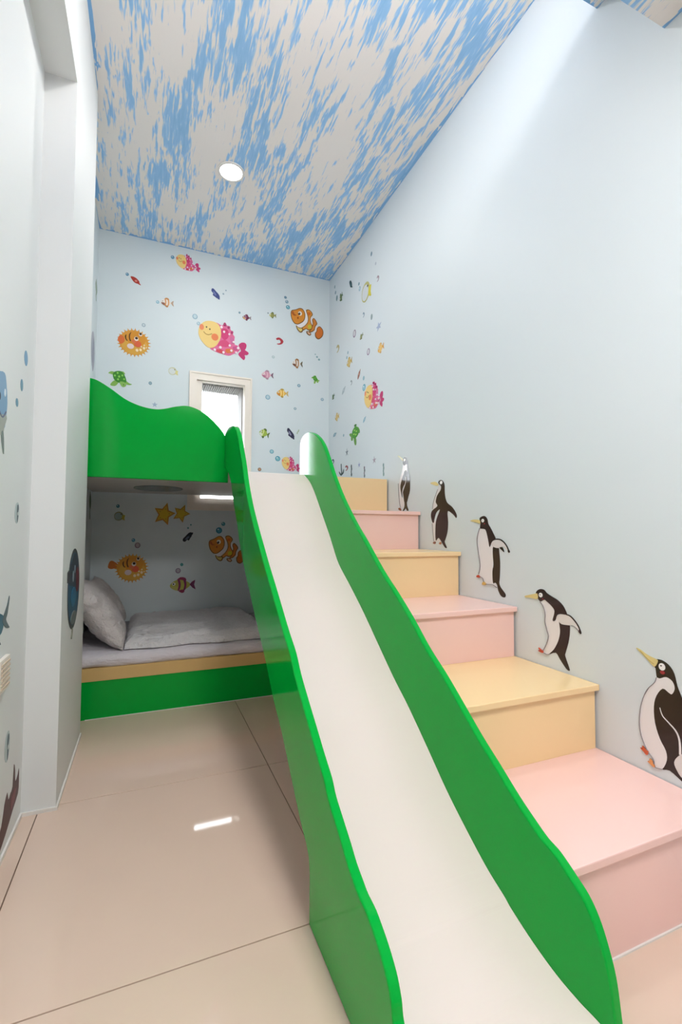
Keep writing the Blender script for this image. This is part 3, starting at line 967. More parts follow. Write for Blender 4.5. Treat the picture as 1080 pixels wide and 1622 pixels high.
put(d_sunfish, 'fish_sticker', 'small pink fish sticker with yellow face high on the back wall under the ceiling', 'fish stickers on the back wall', 'back', 0.2477, 2.9984, 0.1692, 0.1377, 12)
put(d_bubble, 'bubble_sticker', 'blue bubble sticker just left of the small pink fish under the ceiling', 'bubble stickers on the back wall', 'back', 0.1352, 3.0186, 0.0250, 0.0272, 0, col='#4f86a8', inner='#6f9fba')
put(d_dart, 'fish_sticker', 'small dark red fish sticker near the top left of the back wall', 'fish stickers on the back wall', 'back', -0.1137, 2.7843, 0.0715, 0.0611, 0)
put(d_bubble, 'bubble_sticker', 'blue bubble sticker above the small dark red fish', 'bubble stickers on the back wall', 'back', -0.1712, 2.8188, 0.0216, 0.0243, 0, col='#4f86a8', inner='#6f9fba')
put(d_fish, 'fish_sticker', 'orange and white striped fish sticker above the spiky pufferfish', 'fish stickers on the back wall', 'back', 0.1051, 2.6627, 0.0927, 0.0721, 0, col='#e6dcd4', stripe='#d39558', tail='#b9a08c', belly='#8a5a48', fin='#c08a58')
put(d_bubble, 'bubble_sticker', 'pale bubble sticker at the mouth of the orange striped fish', 'bubble stickers on the back wall', 'back', 0.0375, 2.6541, 0.0226, 0.0248, 0)
put(d_dark, 'fish_sticker', 'dark blue fish sticker above the large pink fish', 'fish stickers on the back wall', 'back', 0.4526, 2.8018, 0.0716, 0.0801, 0, col='#3d4a86', inner='#6c78ae')
put(d_dot, 'bubble_sticker', 'tiny bubble sticker right of the dark blue fish, lower of two', 'bubble stickers on the back wall', 'back', 0.5136, 2.8138, 0.0145, 0.0151, 0, col='#93a9b8')
put(d_dot, 'bubble_sticker', 'tiny bubble sticker right of the dark blue fish, upper of two', 'bubble stickers on the back wall', 'back', 0.5330, 2.8452, 0.0117, 0.0121, 0, col='#93a9b8')
put(d_puffer, 'pufferfish_sticker', 'round orange spiky pufferfish sticker above the green turtle', 'fish stickers on the back wall', 'back', -0.1151, 2.3226, 0.2237, 0.2093, 0)
put(d_ring, 'bubble_sticker', 'grey bubble sticker above the upper pufferfish', 'bubble stickers on the back wall', 'back', -0.0539, 2.4635, 0.0255, 0.0282, 0, col='#8fa6b4', inner='#c5d2d8')
put(d_sunfish, 'fish_sticker', 'large pink fish sticker with round yellow smiling face above the window', 'fish stickers on the back wall', 'back', 0.5244, 2.4513, 0.3861, 0.2777, 0)
put(d_ring, 'bubble_sticker', 'pale blue bubble sticker upper left of the large pink fish, larger of two', 'bubble stickers on the back wall', 'back', 0.3045, 2.5939, 0.0387, 0.0412, 0, col='#8fb0c0', inner='#bcd2da')
put(d_bubble, 'bubble_sticker', 'pale blue bubble sticker upper left of the large pink fish, smaller of two', 'bubble stickers on the back wall', 'back', 0.3309, 2.5446, 0.0259, 0.0275, 0, col='#93b6c6', inner='#b4ccd6')
put(d_fish, 'fish_sticker', 'tiny purple fish sticker with orange head right of the large pink fish', 'fish stickers on the back wall', 'back', 0.7000, 2.6588, 0.0703, 0.0512, 0, col='#6d2f4c', stripe='#b98aa4', tail='#8b7f84', belly='#d9a868', fin='#6d2f4c', nstripe=1)
put(d_dot, 'bubble_sticker', 'small bubble sticker above the tiny purple fish', 'bubble stickers on the back wall', 'back', 0.6411, 2.6882, 0.0179, 0.0183, 0, col='#7f9fac')
put(d_fish, 'fish_sticker', 'tiny green striped fish sticker left of the upper clownfish', 'fish stickers on the back wall', 'back', 0.9102, 2.7171, 0.0577, 0.0524, 0, col='#b9b86a', stripe='#4f5c3c', tail='#7d8044', fin='#6d7848')
put(d_dot, 'bubble_sticker', 'tiny grey bubble sticker by the tiny green striped fish', 'bubble stickers on the back wall', 'back', 0.8708, 2.7280, 0.0125, 0.0125, 0, col='#8398a0')
put(d_clown, 'clownfish_sticker', 'orange and white clownfish sticker at the upper right of the back wall', 'fish stickers on the back wall', 'back', 1.2054, 2.7032, 0.2896, 0.2406, 0)
put(d_dot, 'bubble_sticker', 'blue bubble sticker above the upper clownfish, topmost of three', 'bubble stickers on the back wall', 'back', 1.0148, 2.8871, 0.0236, 0.0234, 0, col='#6d8fa4')
put(d_bubble, 'bubble_sticker', 'blue bubble sticker above the upper clownfish, middle of three', 'bubble stickers on the back wall', 'back', 1.0270, 2.8528, 0.0280, 0.0276, 0, col='#7c9aae', inner='#8fabba')
put(d_bubble, 'bubble_sticker', 'blue bubble sticker above the upper clownfish, lowest of three', 'bubble stickers on the back wall', 'back', 1.0371, 2.8090, 0.0345, 0.0340, 0, col='#4f93aa', inner='#78b4c4')
put(d_curl, 'fish_sticker', 'small red curled fish sticker below the upper clownfish', 'fish stickers on the back wall', 'back', 0.9668, 2.5118, 0.0688, 0.0603, 0, col='#b23a44')
put(d_ring, 'bubble_sticker', 'small pale bubble sticker below the small red curled fish', 'bubble stickers on the back wall', 'back', 0.9177, 2.3731, 0.0230, 0.0229, 0, col='#9fb9c0', inner='#c3d2d4')
put(d_fish, 'fish_sticker', 'brown and white striped fish sticker below the upper clownfish', 'fish stickers on the back wall', 'back', 1.1229, 2.3484, 0.0928, 0.0823, 0, col='#e4ddd8', stripe='#a8794c', tail='#6f6a58', belly='#7a5444', fin='#a8794c')
put(d_dot, 'bubble_sticker', 'tiny teal bubble sticker near the right corner of the back wall, topmost of three', 'bubble stickers on the back wall', 'back', 1.2792, 2.4506, 0.0113, 0.0108, 0, col='#86aab0')
put(d_dot, 'bubble_sticker', 'tiny teal bubble sticker near the right corner of the back wall, middle of three', 'bubble stickers on the back wall', 'back', 1.2946, 2.4302, 0.0170, 0.0162, 0, col='#86aab0')
put(d_dot, 'bubble_sticker', 'tiny teal bubble sticker near the right corner of the back wall, lowest of three', 'bubble stickers on the back wall', 'back', 1.3129, 2.4102, 0.0193, 0.0184, 0, col='#86aab0')
put(d_fish, 'fish_sticker', 'pink outlined fish sticker beside the top right of the window', 'fish stickers on the back wall', 'back', 0.8730, 2.2188, 0.0984, 0.0774, 0, col='#dcb3c0', stripe='#c88fa6', tail='#7d5f70', belly='#b77890', fin='#a98998')
put(d_turtle, 'turtle_sticker', 'small green turtle sticker near the right corner of the back wall', 'fish stickers on the back wall', 'back', 1.2836, 2.2369, 0.0675, 0.0646, 20)
put(d_fish, 'fish_sticker', 'yellow orange fish sticker right of the window', 'fish stickers on the back wall', 'back', 0.9989, 2.0842, 0.1008, 0.0756, 0, col='#e2b04a', stripe='#f0d890', tail='#c8b078', belly='#d08a3c', fin='#b89a48')
put(d_ring, 'bubble_sticker', 'blue bubble sticker between the yellow fish and the small green turtle', 'bubble stickers on the back wall', 'back', 1.1371, 2.1655, 0.0273, 0.0265, 0, col='#5f8ca6', inner='#a6c0cc')
put(d_ring, 'bubble_sticker', 'pale blue bubble sticker left of the yellow orange fish', 'bubble stickers on the back wall', 'back', 0.8762, 2.0375, 0.0393, 0.0391, 0, col='#7fa6ba', inner='#b2cad4')
put(d_ring, 'bubble_sticker', 'blue bubble sticker at the right corner of the back wall below the small turtle', 'bubble stickers on the back wall', 'back', 1.3436, 2.0728, 0.0273, 0.0259, 0, col='#7f9fb4', inner='#b0c6d0')
put(d_turtle, 'turtle_sticker', 'green turtle sticker just above the left end of the green guard board', 'fish stickers on the back wall', 'back', -0.2002, 2.0443, 0.1573, 0.1144, 0)
put(d_ringfish, 'fish_sticker', 'faint yellow and white fish sticker left of the window', 'fish stickers on the back wall', 'back', 0.1548, 2.1498, 0.0709, 0.0621, 0, col='#c6c7a0', inner='#d6dcda', tail='#dcd490')
put(d_ring, 'bubble_sticker', 'blue bubble sticker right of the green turtle above the guard board', 'bubble stickers on the back wall', 'back', -0.0002, 2.0389, 0.0231, 0.0253, 0, col='#6f90a0', inner='#93acb6')
put(d_star, 'starfish_sticker', 'small pale blue starfish sticker just above the dip of the guard board', 'fish stickers on the back wall', 'back', 0.0331, 1.8833, 0.0430, 0.0421, 0, col='#9fb2c8')
put(d_ring, 'bubble_sticker', 'small blue bubble sticker below the yellow orange fish', 'bubble stickers on the back wall', 'back', 1.1062, 1.9691, 0.0227, 0.0221, 0, col='#6a92a4', inner='#b6c8d0')
put(d_fish, 'fish_sticker', 'lime green fish sticker right of the window near the slide', 'fish stickers on the back wall', 'back', 0.8523, 1.7403, 0.0846, 0.0816, -18, col='#a0b84e', stripe='#d4dc98', tail='#5f7838', belly='#dfe4d0', fin='#5f7838', nstripe=1)
put(d_dark, 'fish_sticker', 'dark violet fish sticker above the top of the slide', 'fish stickers on the back wall', 'back', 1.0689, 1.7574, 0.0697, 0.0913, 0)
put(d_weed, 'seaweed_sticker', 'thin faint green weed sticker right of the dark violet fish', 'fish stickers on the back wall', 'back', 1.1319, 1.7786, 0.0163, 0.0420, -30, col='#a9bba0')
put(d_ring, 'bubble_sticker', 'teal bubble sticker above the slide, left and smaller of two', 'bubble stickers on the back wall', 'back', 0.9138, 1.5989, 0.0342, 0.0338, 0, col='#5f9db0', inner='#9cc4ce')
put(d_bubble, 'bubble_sticker', 'teal bubble sticker above the slide, right and larger of two', 'bubble stickers on the back wall', 'back', 0.9639, 1.5449, 0.0429, 0.0421, 0, col='#58a0b4', inner='#84bcc8')
put(d_sunfish, 'fish_sticker', 'red spotted fish sticker with yellow face touching the slide panel', 'fish stickers on the back wall', 'back', 1.0740, 1.5053, 0.1499, 0.1323, 6)
put(d_ring, 'bubble_sticker', 'tiny brown shell sticker at the top left edge of the slide', 'bubble stickers on the back wall', 'back', 0.8165, 1.4488, 0.0284, 0.0283, 0, col='#7c5a48', inner='#c49a7c')
put(d_star, 'starfish_sticker', 'larger yellow starfish sticker on the wall of the lower bunk', 'stickers inside the lower bunk', 'back', 0.1140, 1.0789, 0.1561, 0.1763, -14, dip=0.5, col='#c08a24', inner='#d2b02c')
put(d_star, 'starfish_sticker', 'smaller yellow starfish sticker overlapping the larger one', 'stickers inside the lower bunk', 'back', 0.2325, 1.0858, 0.1247, 0.1458, -22, dip=0.5, col='#b88f26', inner='#cdb232')
put(d_ringfish, 'fish_sticker', 'faint yellow ring-shaped fish sticker in the lower bunk left of the starfish', 'stickers inside the lower bunk', 'back', -0.1840, 1.0598, 0.0729, 0.0672, 0, col='#8f9268', inner='#9fb0ac', tail='#b8ac3c')
put(d_bubble, 'bubble_sticker', 'blue bubble sticker above the ring-shaped fish in the lower bunk', 'stickers inside the lower bunk', 'back', -0.1937, 1.1304, 0.0226, 0.0251, 0, col='#3d7c96', inner='#4f8ca4')
put(d_dark, 'fish_sticker', 'black fish sticker below the yellow starfish in the lower bunk', 'stickers inside the lower bunk', 'back', 0.2818, 0.9098, 0.0853, 0.0659, 82, col='#1e2434', inner='#5c6a80')
put(d_dot, 'bubble_sticker', 'tiny bubble sticker above the black fish in the lower bunk, upper', 'stickers inside the lower bunk', 'back', 0.3026, 1.0029, 0.0117, 0.0123, 0, col='#4f8f98')
put(d_dot, 'bubble_sticker', 'tiny bubble sticker above the black fish in the lower bunk, lower', 'stickers inside the lower bunk', 'back', 0.2828, 0.9791, 0.0135, 0.0141, 0, col='#4f8f98')
put(d_clown, 'clownfish_sticker', 'orange clownfish sticker in the lower bunk partly behind the slide', 'stickers inside the lower bunk', 'back', 0.5730, 0.8117, 0.2726, 0.2231, 3)
put(d_bubble, 'bubble_sticker', 'deep blue bubble sticker above the lower bunk clownfish, larger of two', 'stickers inside the lower bunk', 'back', 0.5089, 0.9620, 0.0463, 0.0474, 0, col='#2c7f9c', inner='#4a9cb4')
put(d_bubble, 'bubble_sticker', 'deep blue bubble sticker above the lower bunk clownfish, smaller of two', 'stickers inside the lower bunk', 'back', 0.5404, 1.0116, 0.0295, 0.0301, 0, col='#2f8296', inner='#4c9cac')
put(d_puffer, 'pufferfish_sticker', 'orange spiky pufferfish sticker with tail fin in the lower bunk', 'stickers inside the lower bunk', 'back', -0.0954, 0.6895, 0.2200, 0.2065, 0, tail=True)
put(d_bubble, 'bubble_sticker', 'blue bubble sticker above the lower bunk pufferfish, upper of two', 'stickers inside the lower bunk', 'back', -0.0886, 0.8891, 0.0240, 0.0262, 0, col='#3d84a6', inner='#5c9cb8')
put(d_ring, 'bubble_sticker', 'mauve ring bubble sticker above the lower bunk pufferfish', 'stickers inside the lower bunk', 'back', -0.0605, 0.8520, 0.0374, 0.0407, 0, col='#8d7684', inner='#b9acb4')
put(d_fish, 'fish_sticker', 'purple and yellow fish sticker above the quilt in the lower bunk', 'stickers inside the lower bunk', 'back', 0.2533, 0.5570, 0.1822, 0.1164, 0, col='#b9b45c', stripe='#8a3668', tail='#7c3a64', belly='#c4bf6c', fin='#9a3c5c')
put(d_ring, 'bubble_sticker', 'mauve ring bubble sticker above the purple and yellow fish', 'stickers inside the lower bunk', 'back', 0.2181, 0.6628, 0.0371, 0.0391, 0, col='#8a7894', inner='#b6b0bc')
put(d_dot, 'bubble_sticker', 'small teal bubble sticker above the purple and yellow fish', 'stickers inside the lower bunk', 'back', 0.2430, 0.7073, 0.0231, 0.0243, 0, col='#4c9aa0')
put(d_leaf, 'leaf_sticker', 'dark green leaf sticker on the alcove wall inside the lower bunk', 'stickers inside the lower bunk', 'alcove', 3.5346, 1.1280, 0.1857, 0.1851, 0)
put(d_jelly, 'jellyfish_sticker', 'grey jellyfish sticker on the alcove wall above the guard board', 'stickers on the left wall', 'alcove', 3.4507, 2.1521, 0.2510, 0.2582, 0)
put(d_leaf, 'leaf_sticker', 'pale green leaf sticker high on the alcove wall', 'stickers on the left wall', 'alcove', 3.5478, 2.6123, 0.1910, 0.1416, 0, col='#8fa08c')
put(d_porthole, 'porthole_sticker', 'dark porthole sticker with blue sea scene on the pillar', 'stickers on the left wall', 'pillar', 2.1586, 0.7219, 0.3245, 0.3219, 0)
put(d_dolphin, 'dolphin_sticker', 'blue dolphin sticker cut by the left edge of the picture', 'stickers on the left wall', 'left', 1.3757, 1.2769, 0.3604, 0.2219, 0)
put(d_dot, 'bubble_sticker', 'blue bubble sticker on the left wall right of the dolphin, topmost of three', 'stickers on the left wall', 'left', 1.7493, 1.5084, 0.0443, 0.0492, 0, col='#7ba4c4')
put(d_dot, 'bubble_sticker', 'blue bubble sticker on the left wall right of the dolphin, middle of three', 'stickers on the left wall', 'left', 1.7075, 1.4087, 0.0305, 0.0384, 0, col='#6d97ae')
put(d_dot, 'bubble_sticker', 'blue bubble sticker on the left wall right of the dolphin, lowest of three', 'stickers on the left wall', 'left', 1.6585, 1.3412, 0.0285, 0.0261, 0, col='#6d97ae')
put(d_seabird, 'bubble_sticker', 'pale bubble sticker with a tiny dark swimmer on the left wall below the dolphin', 'stickers on the left wall', 'left', 1.7023, 1.0077, 0.0599, 0.0658, 0)
put(d_bluefish, 'fish_sticker', 'blue spiny fish sticker above the cover plate on the left wall', 'stickers on the left wall', 'left', 1.4953, 0.7004, 0.3268, 0.1249, 0)
put(d_seabird, 'bubble_sticker', 'pale bubble sticker with a dark swimmer low on the left wall above the coral', 'stickers on the left wall', 'left', 1.6829, 0.3097, 0.0643, 0.0894, 0)
put(d_coral, 'coral_sticker', 'brown coral sticker at the foot of the left wall', 'stickers on the left wall', 'left', 1.6552, 0.1132, 0.3892, 0.2146, 0)
put(d_dot, 'bubble_sticker', 'small blue drop sticker topmost on the right wall near the corner', 'sea stickers on the right wall', 'right', -2.8375, 2.8936, 0.0258, 0.0317, 0, col='#7c98a8')
put(d_dot, 'bubble_sticker', 'faint grey drop sticker under the topmost drop on the right wall', 'sea stickers on the right wall', 'right', -2.7722, 2.7891, 0.0190, 0.0221, 0, col='#b4bcc8')
put(d_curl, 'seahorse_sticker', 'tiny mauve curl sticker upper right of the yellow ring fish', 'sea stickers on the right wall', 'right', -2.7389, 2.6682, 0.0373, 0.0415, 0, col='#a08c98')
put(d_dart, 'fish_sticker', 'dark teal fish sticker near the ceiling on the right wall', 'sea stickers on the right wall', 'right', -3.1906, 2.8539, 0.0601, 0.0846, 0, col='#2f5058', inner='#4a6a72')
put(d_dot, 'bubble_sticker', 'small teal bubble sticker left of the yellow ring fish, upper of two', 'sea stickers on the right wall', 'right', -3.0439, 2.7833, 0.0244, 0.0239, 0, col='#7aa0ac')
put(d_bubble, 'bubble_sticker', 'small blue bubble sticker left of the yellow ring fish, lower of two', 'sea stickers on the right wall', 'right', -3.0315, 2.7410, 0.0309, 0.0357, 0, col='#8fb2c4', inner='#b2ccd6')
put(d_ringfish, 'fish_sticker', 'yellow ring-shaped fish sticker high on the right wall', 'sea stickers on the right wall', 'right', -2.9223, 2.6657, 0.1607, 0.1474, 0, col='#bcb878', inner='#d0d6da', tail='#d8cc48')
put(d_dot, 'bubble_sticker', 'teal bubble sticker in the corner under the ceiling, topmost of three', 'sea stickers on the right wall', 'right', -3.5238, 2.9977, 0.0228, 0.0271, 0, col='#8aa6b0')
put(d_dot, 'bubble_sticker', 'teal bubble sticker in the corner under the ceiling, middle of three', 'sea stickers on the right wall', 'right', -3.5076, 2.9419, 0.0254, 0.0297, 0, col='#7f9aa8')
put(d_dot, 'bubble_sticker', 'teal bubble sticker in the corner under the ceiling, lowest of three', 'sea stickers on the right wall', 'right', -3.4775, 2.8805, 0.0334, 0.0481, 0, col='#76969e')
put(d_fish, 'fish_sticker', 'dark green fish sticker beside the corner under the ceiling', 'sea stickers on the right wall', 'right', -3.3840, 2.8457, 0.0663, 0.0784, 25, col='#4c6848', stripe='#7c8c5c')
put(d_curl, 'seahorse_sticker', 'tiny blue curl sticker below the yellow ring fish', 'sea stickers on the right wall', 'right', -2.9633, 2.5163, 0.0318, 0.0371, 0, col='#7f98ac')
put(d_dot, 'bubble_sticker', 'thin green grey drop sticker below right of the yellow ring fish', 'sea stickers on the right wall', 'right', -2.8327, 2.4435, 0.0295, 0.0424, 0, col='#90a0a4')
put(d_star, 'starfish_sticker', 'pale blue starfish sticker on the right wall below the yellow ring fish', 'sea stickers on the right wall', 'right', -2.7260, 2.3326, 0.0829, 0.0604, 10, col='#a2b0cc')
put(d_ring, 'ring_sticker', 'mauve ring sticker on the right wall left of a small olive fish', 'sea stickers on the right wall', 'right', -3.1214, 2.4407, 0.0519, 0.0580, 0)
put(d_fish, 'fish_sticker', 'small olive fish sticker between the two mauve rings', 'sea stickers on the right wall', 'right', -2.9975, 2.3704, 0.0592, 0.0420, 20, col='#77805c', stripe='#a4a878')
put(d_ring, 'ring_sticker', 'mauve ring sticker on the right wall left of the orange fish', 'sea stickers on the right wall', 'right', -2.8834, 2.2166, 0.0454, 0.0473, 0)
put(d_fish, 'fish_sticker', 'orange fish sticker rightmost among the small right wall stickers', 'sea stickers on the right wall', 'right', -2.6947, 2.1748, 0.0902, 0.0723, 0, col='#dfae5a', stripe='#f0d498', tail='#d09a50', fin='#d8b070')
put(d_curl, 'fish_sticker', 'faint olive yellow fish sticker in the corner at mid height', 'sea stickers on the right wall', 'right', -3.4514, 2.4492, 0.0683, 0.0631, 0, col='#b3a878')
put(d_dot, 'bubble_sticker', 'tiny blue bubble sticker above the ochre fish near the corner, upper', 'sea stickers on the right wall', 'right', -3.2438, 2.3405, 0.0221, 0.0249, 0, col='#8fb0bc')
put(d_dot, 'bubble_sticker', 'tiny blue bubble sticker above the ochre fish near the corner, lower', 'sea stickers on the right wall', 'right', -3.2644, 2.3081, 0.0223, 0.0250, 0, col='#8fb0bc')
put(d_fish, 'fish_sticker', 'ochre fish sticker near the corner at window height', 'sea stickers on the right wall', 'right', -3.2126, 2.2556, 0.1026, 0.0813, 0, col='#c9ac62', stripe='#dcc890', tail='#b89a58', fin='#c4a45a')
put(d_dart, 'fish_sticker', 'small red brown fish sticker above the pink fish on the right wall', 'sea stickers on the right wall', 'right', -3.0380, 2.1049, 0.0659, 0.0562, 90, col='#9c6a5c', inner='#c89a88')
put(d_dot, 'bubble_sticker', 'small blue bubble sticker above the large bubble by the right wall pink fish', 'sea stickers on the right wall', 'right', -2.9585, 2.0524, 0.0294, 0.0320, 0, col='#94b8c6')
put(d_bubble, 'bubble_sticker', 'larger blue bubble sticker left of the right wall pink fish', 'sea stickers on the right wall', 'right', -2.9518, 1.9829, 0.0501, 0.0501, 0, col='#74aec4', inner='#a0cad8')
put(d_curl, 'seahorse_sticker', 'tiny grey curl sticker left of the right wall bubbles', 'sea stickers on the right wall', 'right', -3.1777, 2.0859, 0.0355, 0.0389, 0, col='#95a0a6')
put(d_dart, 'fish_sticker', 'faint pale blue fish sticker left of the right wall pink fish', 'sea stickers on the right wall', 'right', -3.3245, 2.0668, 0.0638, 0.0656, 80, col='#aab8c0', inner='#c4ced4')
put(d_sunfish, 'fish_sticker', 'pink fish sticker with yellow face on the right wall above the stairs', 'sea stickers on the right wall', 'right', -2.7948, 1.8790, 0.2913, 0.2043, 0)
put(d_fish, 'fish_sticker', 'small dark green fish sticker in the corner beside the blue bubble', 'sea stickers on the right wall', 'right', -3.5448, 2.0760, 0.0569, 0.0479, 30, col='#56705c', stripe='#7c9070')
put(d_fish, 'fish_sticker', 'small ochre fish sticker in the corner above the green turtle', 'sea stickers on the right wall', 'right', -3.4576, 1.8866, 0.0885, 0.0701, 0, col='#ccae6c', stripe='#dcc890')
put(d_dart, 'fish_sticker', 'pale blue small fish sticker above the right wall turtle', 'sea stickers on the right wall', 'right', -2.9442, 1.7512, 0.0467, 0.0429, 80, col='#8cb4c8', inner='#b0ccd8')
put(d_turtle2, 'turtle_sticker', 'green turtle sticker on the right wall above the stairs', 'sea stickers on the right wall', 'right', -3.1162, 1.6724, 0.1880, 0.1560, 0)
put(d_dart, 'fish_sticker', 'blue grey small fish sticker in the corner beside the slide top', 'sea stickers on the right wall', 'right', -3.5079, 1.7517, 0.0557, 0.0628, 60, col='#8aa8b8', inner='#a8c0cc')
put(d_dot, 'bubble_sticker', 'small blue bubble sticker left of the right wall turtle', 'sea stickers on the right wall', 'right', -3.3218, 1.7103, 0.0254, 0.0225, 0, col='#8fb0bc')
put(d_star, 'starfish_sticker', 'dark grey blue starfish sticker below the right wall turtle', 'sea stickers on the right wall', 'right', -3.2555, 1.5651, 0.0612, 0.0660, 0, col='#76828e', dip=0.3)
put(d_star, 'starfish_sticker', 'mauve starfish sticker above the top yellow step', 'sea stickers on the right wall', 'right', -2.7886, 1.4399, 0.0614, 0.0557, 0, col='#a89aa8', dip=0.3)
put(d_star, 'starfish_sticker', 'small violet blue starfish sticker just above the top yellow step', 'sea stickers on the right wall', 'right', -3.0312, 1.4390, 0.0488, 0.0413, 0, col='#8f9ac4', dip=0.3)
put(d_curl, 'seahorse_sticker', 'dark teal curl sticker at the edge of the green slide panel', 'sea stickers on the right wall', 'right', -3.5455, 1.5356, 0.0566, 0.0420, 0, col='#4a6068')
put(d_hook, 'seaweed_sticker', 'dark green anchor-shaped seaweed sticker above the top yellow step', 'sea stickers on the right wall', 'right', -3.3634, 1.4442, 0.1034, 0.0952, 0)
put(d_curl, 'seahorse_sticker', 'red curl sticker beside the anchor-shaped seaweed', 'sea stickers on the right wall', 'right', -3.2616, 1.4459, 0.0613, 0.0415, 0, col='#9a4a4c')
put(d_weed, 'seaweed_sticker', 'dark beaded weed sticker above the top yellow step, leftmost of three', 'sea stickers on the right wall', 'right', -3.1681, 1.4151, 0.0303, 0.0905, 0, col='#566468')
put(d_weed, 'seaweed_sticker', 'purple and grey beaded weed sticker above the top yellow step, middle of three', 'sea stickers on the right wall', 'right', -2.9421, 1.3780, 0.0268, 0.0827, 0, col='#7c7080', col2='#6a7c80')
put(d_weed, 'seaweed_sticker', 'teal beaded weed sticker above the top yellow step, rightmost of three', 'sea stickers on the right wall', 'right', -2.6561, 1.3587, 0.0244, 0.0863, 0, col='#7c9ca0', col2='#8fa8a4')
penguin('slim penguin sticker beside the top pink step, smallest and highest on the wall', (-2.3930, 1.0813), [
    ('p', 'belly', '#e6e2e4', [(-2.4036, 1.3547), (-2.3627, 1.355), (-2.3445, 1.3148), (-2.3738, 1.3069), (-2.4, 1.283), (-2.4304, 1.2474), (-2.4306, 1.1698), (-2.4078, 1.1606), (-2.3929, 1.1176), (-2.4307, 1.1002), (-2.4499, 1.1322), (-2.4576, 1.1912), (-2.4599, 1.2423), (-2.4381, 1.2871), (-2.4188, 1.3121)]),
    ('p', 'head', '#241a1a', [(-2.4089, 1.3651), (-2.4058, 1.384), (-2.3922, 1.4006), (-2.3714, 1.3952), (-2.3553, 1.3731), (-2.3445, 1.3375), (-2.3352, 1.2986), (-2.3555, 1.3047), (-2.3591, 1.3317), (-2.3656, 1.3554), (-2.3961, 1.351)]),
    ('p', 'back', '#241a1a', [(-2.3812, 1.3192), (-2.3555, 1.3085), (-2.3352, 1.3005), (-2.3268, 1.2488), (-2.3291, 1.1966), (-2.3472, 1.1603), (-2.3648, 1.1274), (-2.3891, 1.1288), (-2.4003, 1.1677), (-2.4077, 1.199), (-2.3926, 1.2208), (-2.374, 1.2497), (-2.3717, 1.2723)]),
    ('p', 'wing', '#241a1a', [(-2.3849, 1.3177), (-2.3761, 1.2728), (-2.3821, 1.2466), (-2.4077, 1.2221), (-2.4183, 1.196), (-2.4138, 1.161), (-2.4267, 1.1889), (-2.4366, 1.2246), (-2.4266, 1.2587), (-2.4037, 1.2949)]),
    ('p', 'tail', '#241a1a', [(-2.3869, 1.1344), (-2.3662, 1.1332), (-2.3597, 1.1083), (-2.3445, 1.0831), (-2.3598, 1.0811), (-2.3751, 1.0957), (-2.393, 1.084), (-2.4095, 1.082), (-2.3892, 1.1059)]),
    ('p', 'beak', '#e6e2bc', [(-2.469, 1.4206), (-2.4456, 1.4151), (-2.4073, 1.3919), (-2.4088, 1.3805), (-2.4379, 1.4002)]),
    ('o', 'eye', '#f4f2f2', (-2.3863, 1.3832, 0.0105, 0.0084)),
    ('l', 'wing_line', '#e6e2e4', [(-2.3717, 1.2799), (-2.374, 1.2497), (-2.3926, 1.2208), (-2.4092, 1.1953), (-2.4063, 1.172)], 0.0051, False),
    ('l', 'outline', '#8e888c', [(-2.4598, 1.2502), (-2.4553, 1.1911), (-2.446, 1.132), (-2.4345, 1.1042)], 0.0025, False),
    ('p', 'foot', '#8a4a40', [(-2.4601, 1.0976), (-2.4384, 1.1013), (-2.4262, 1.0845), (-2.4461, 1.0873)])])
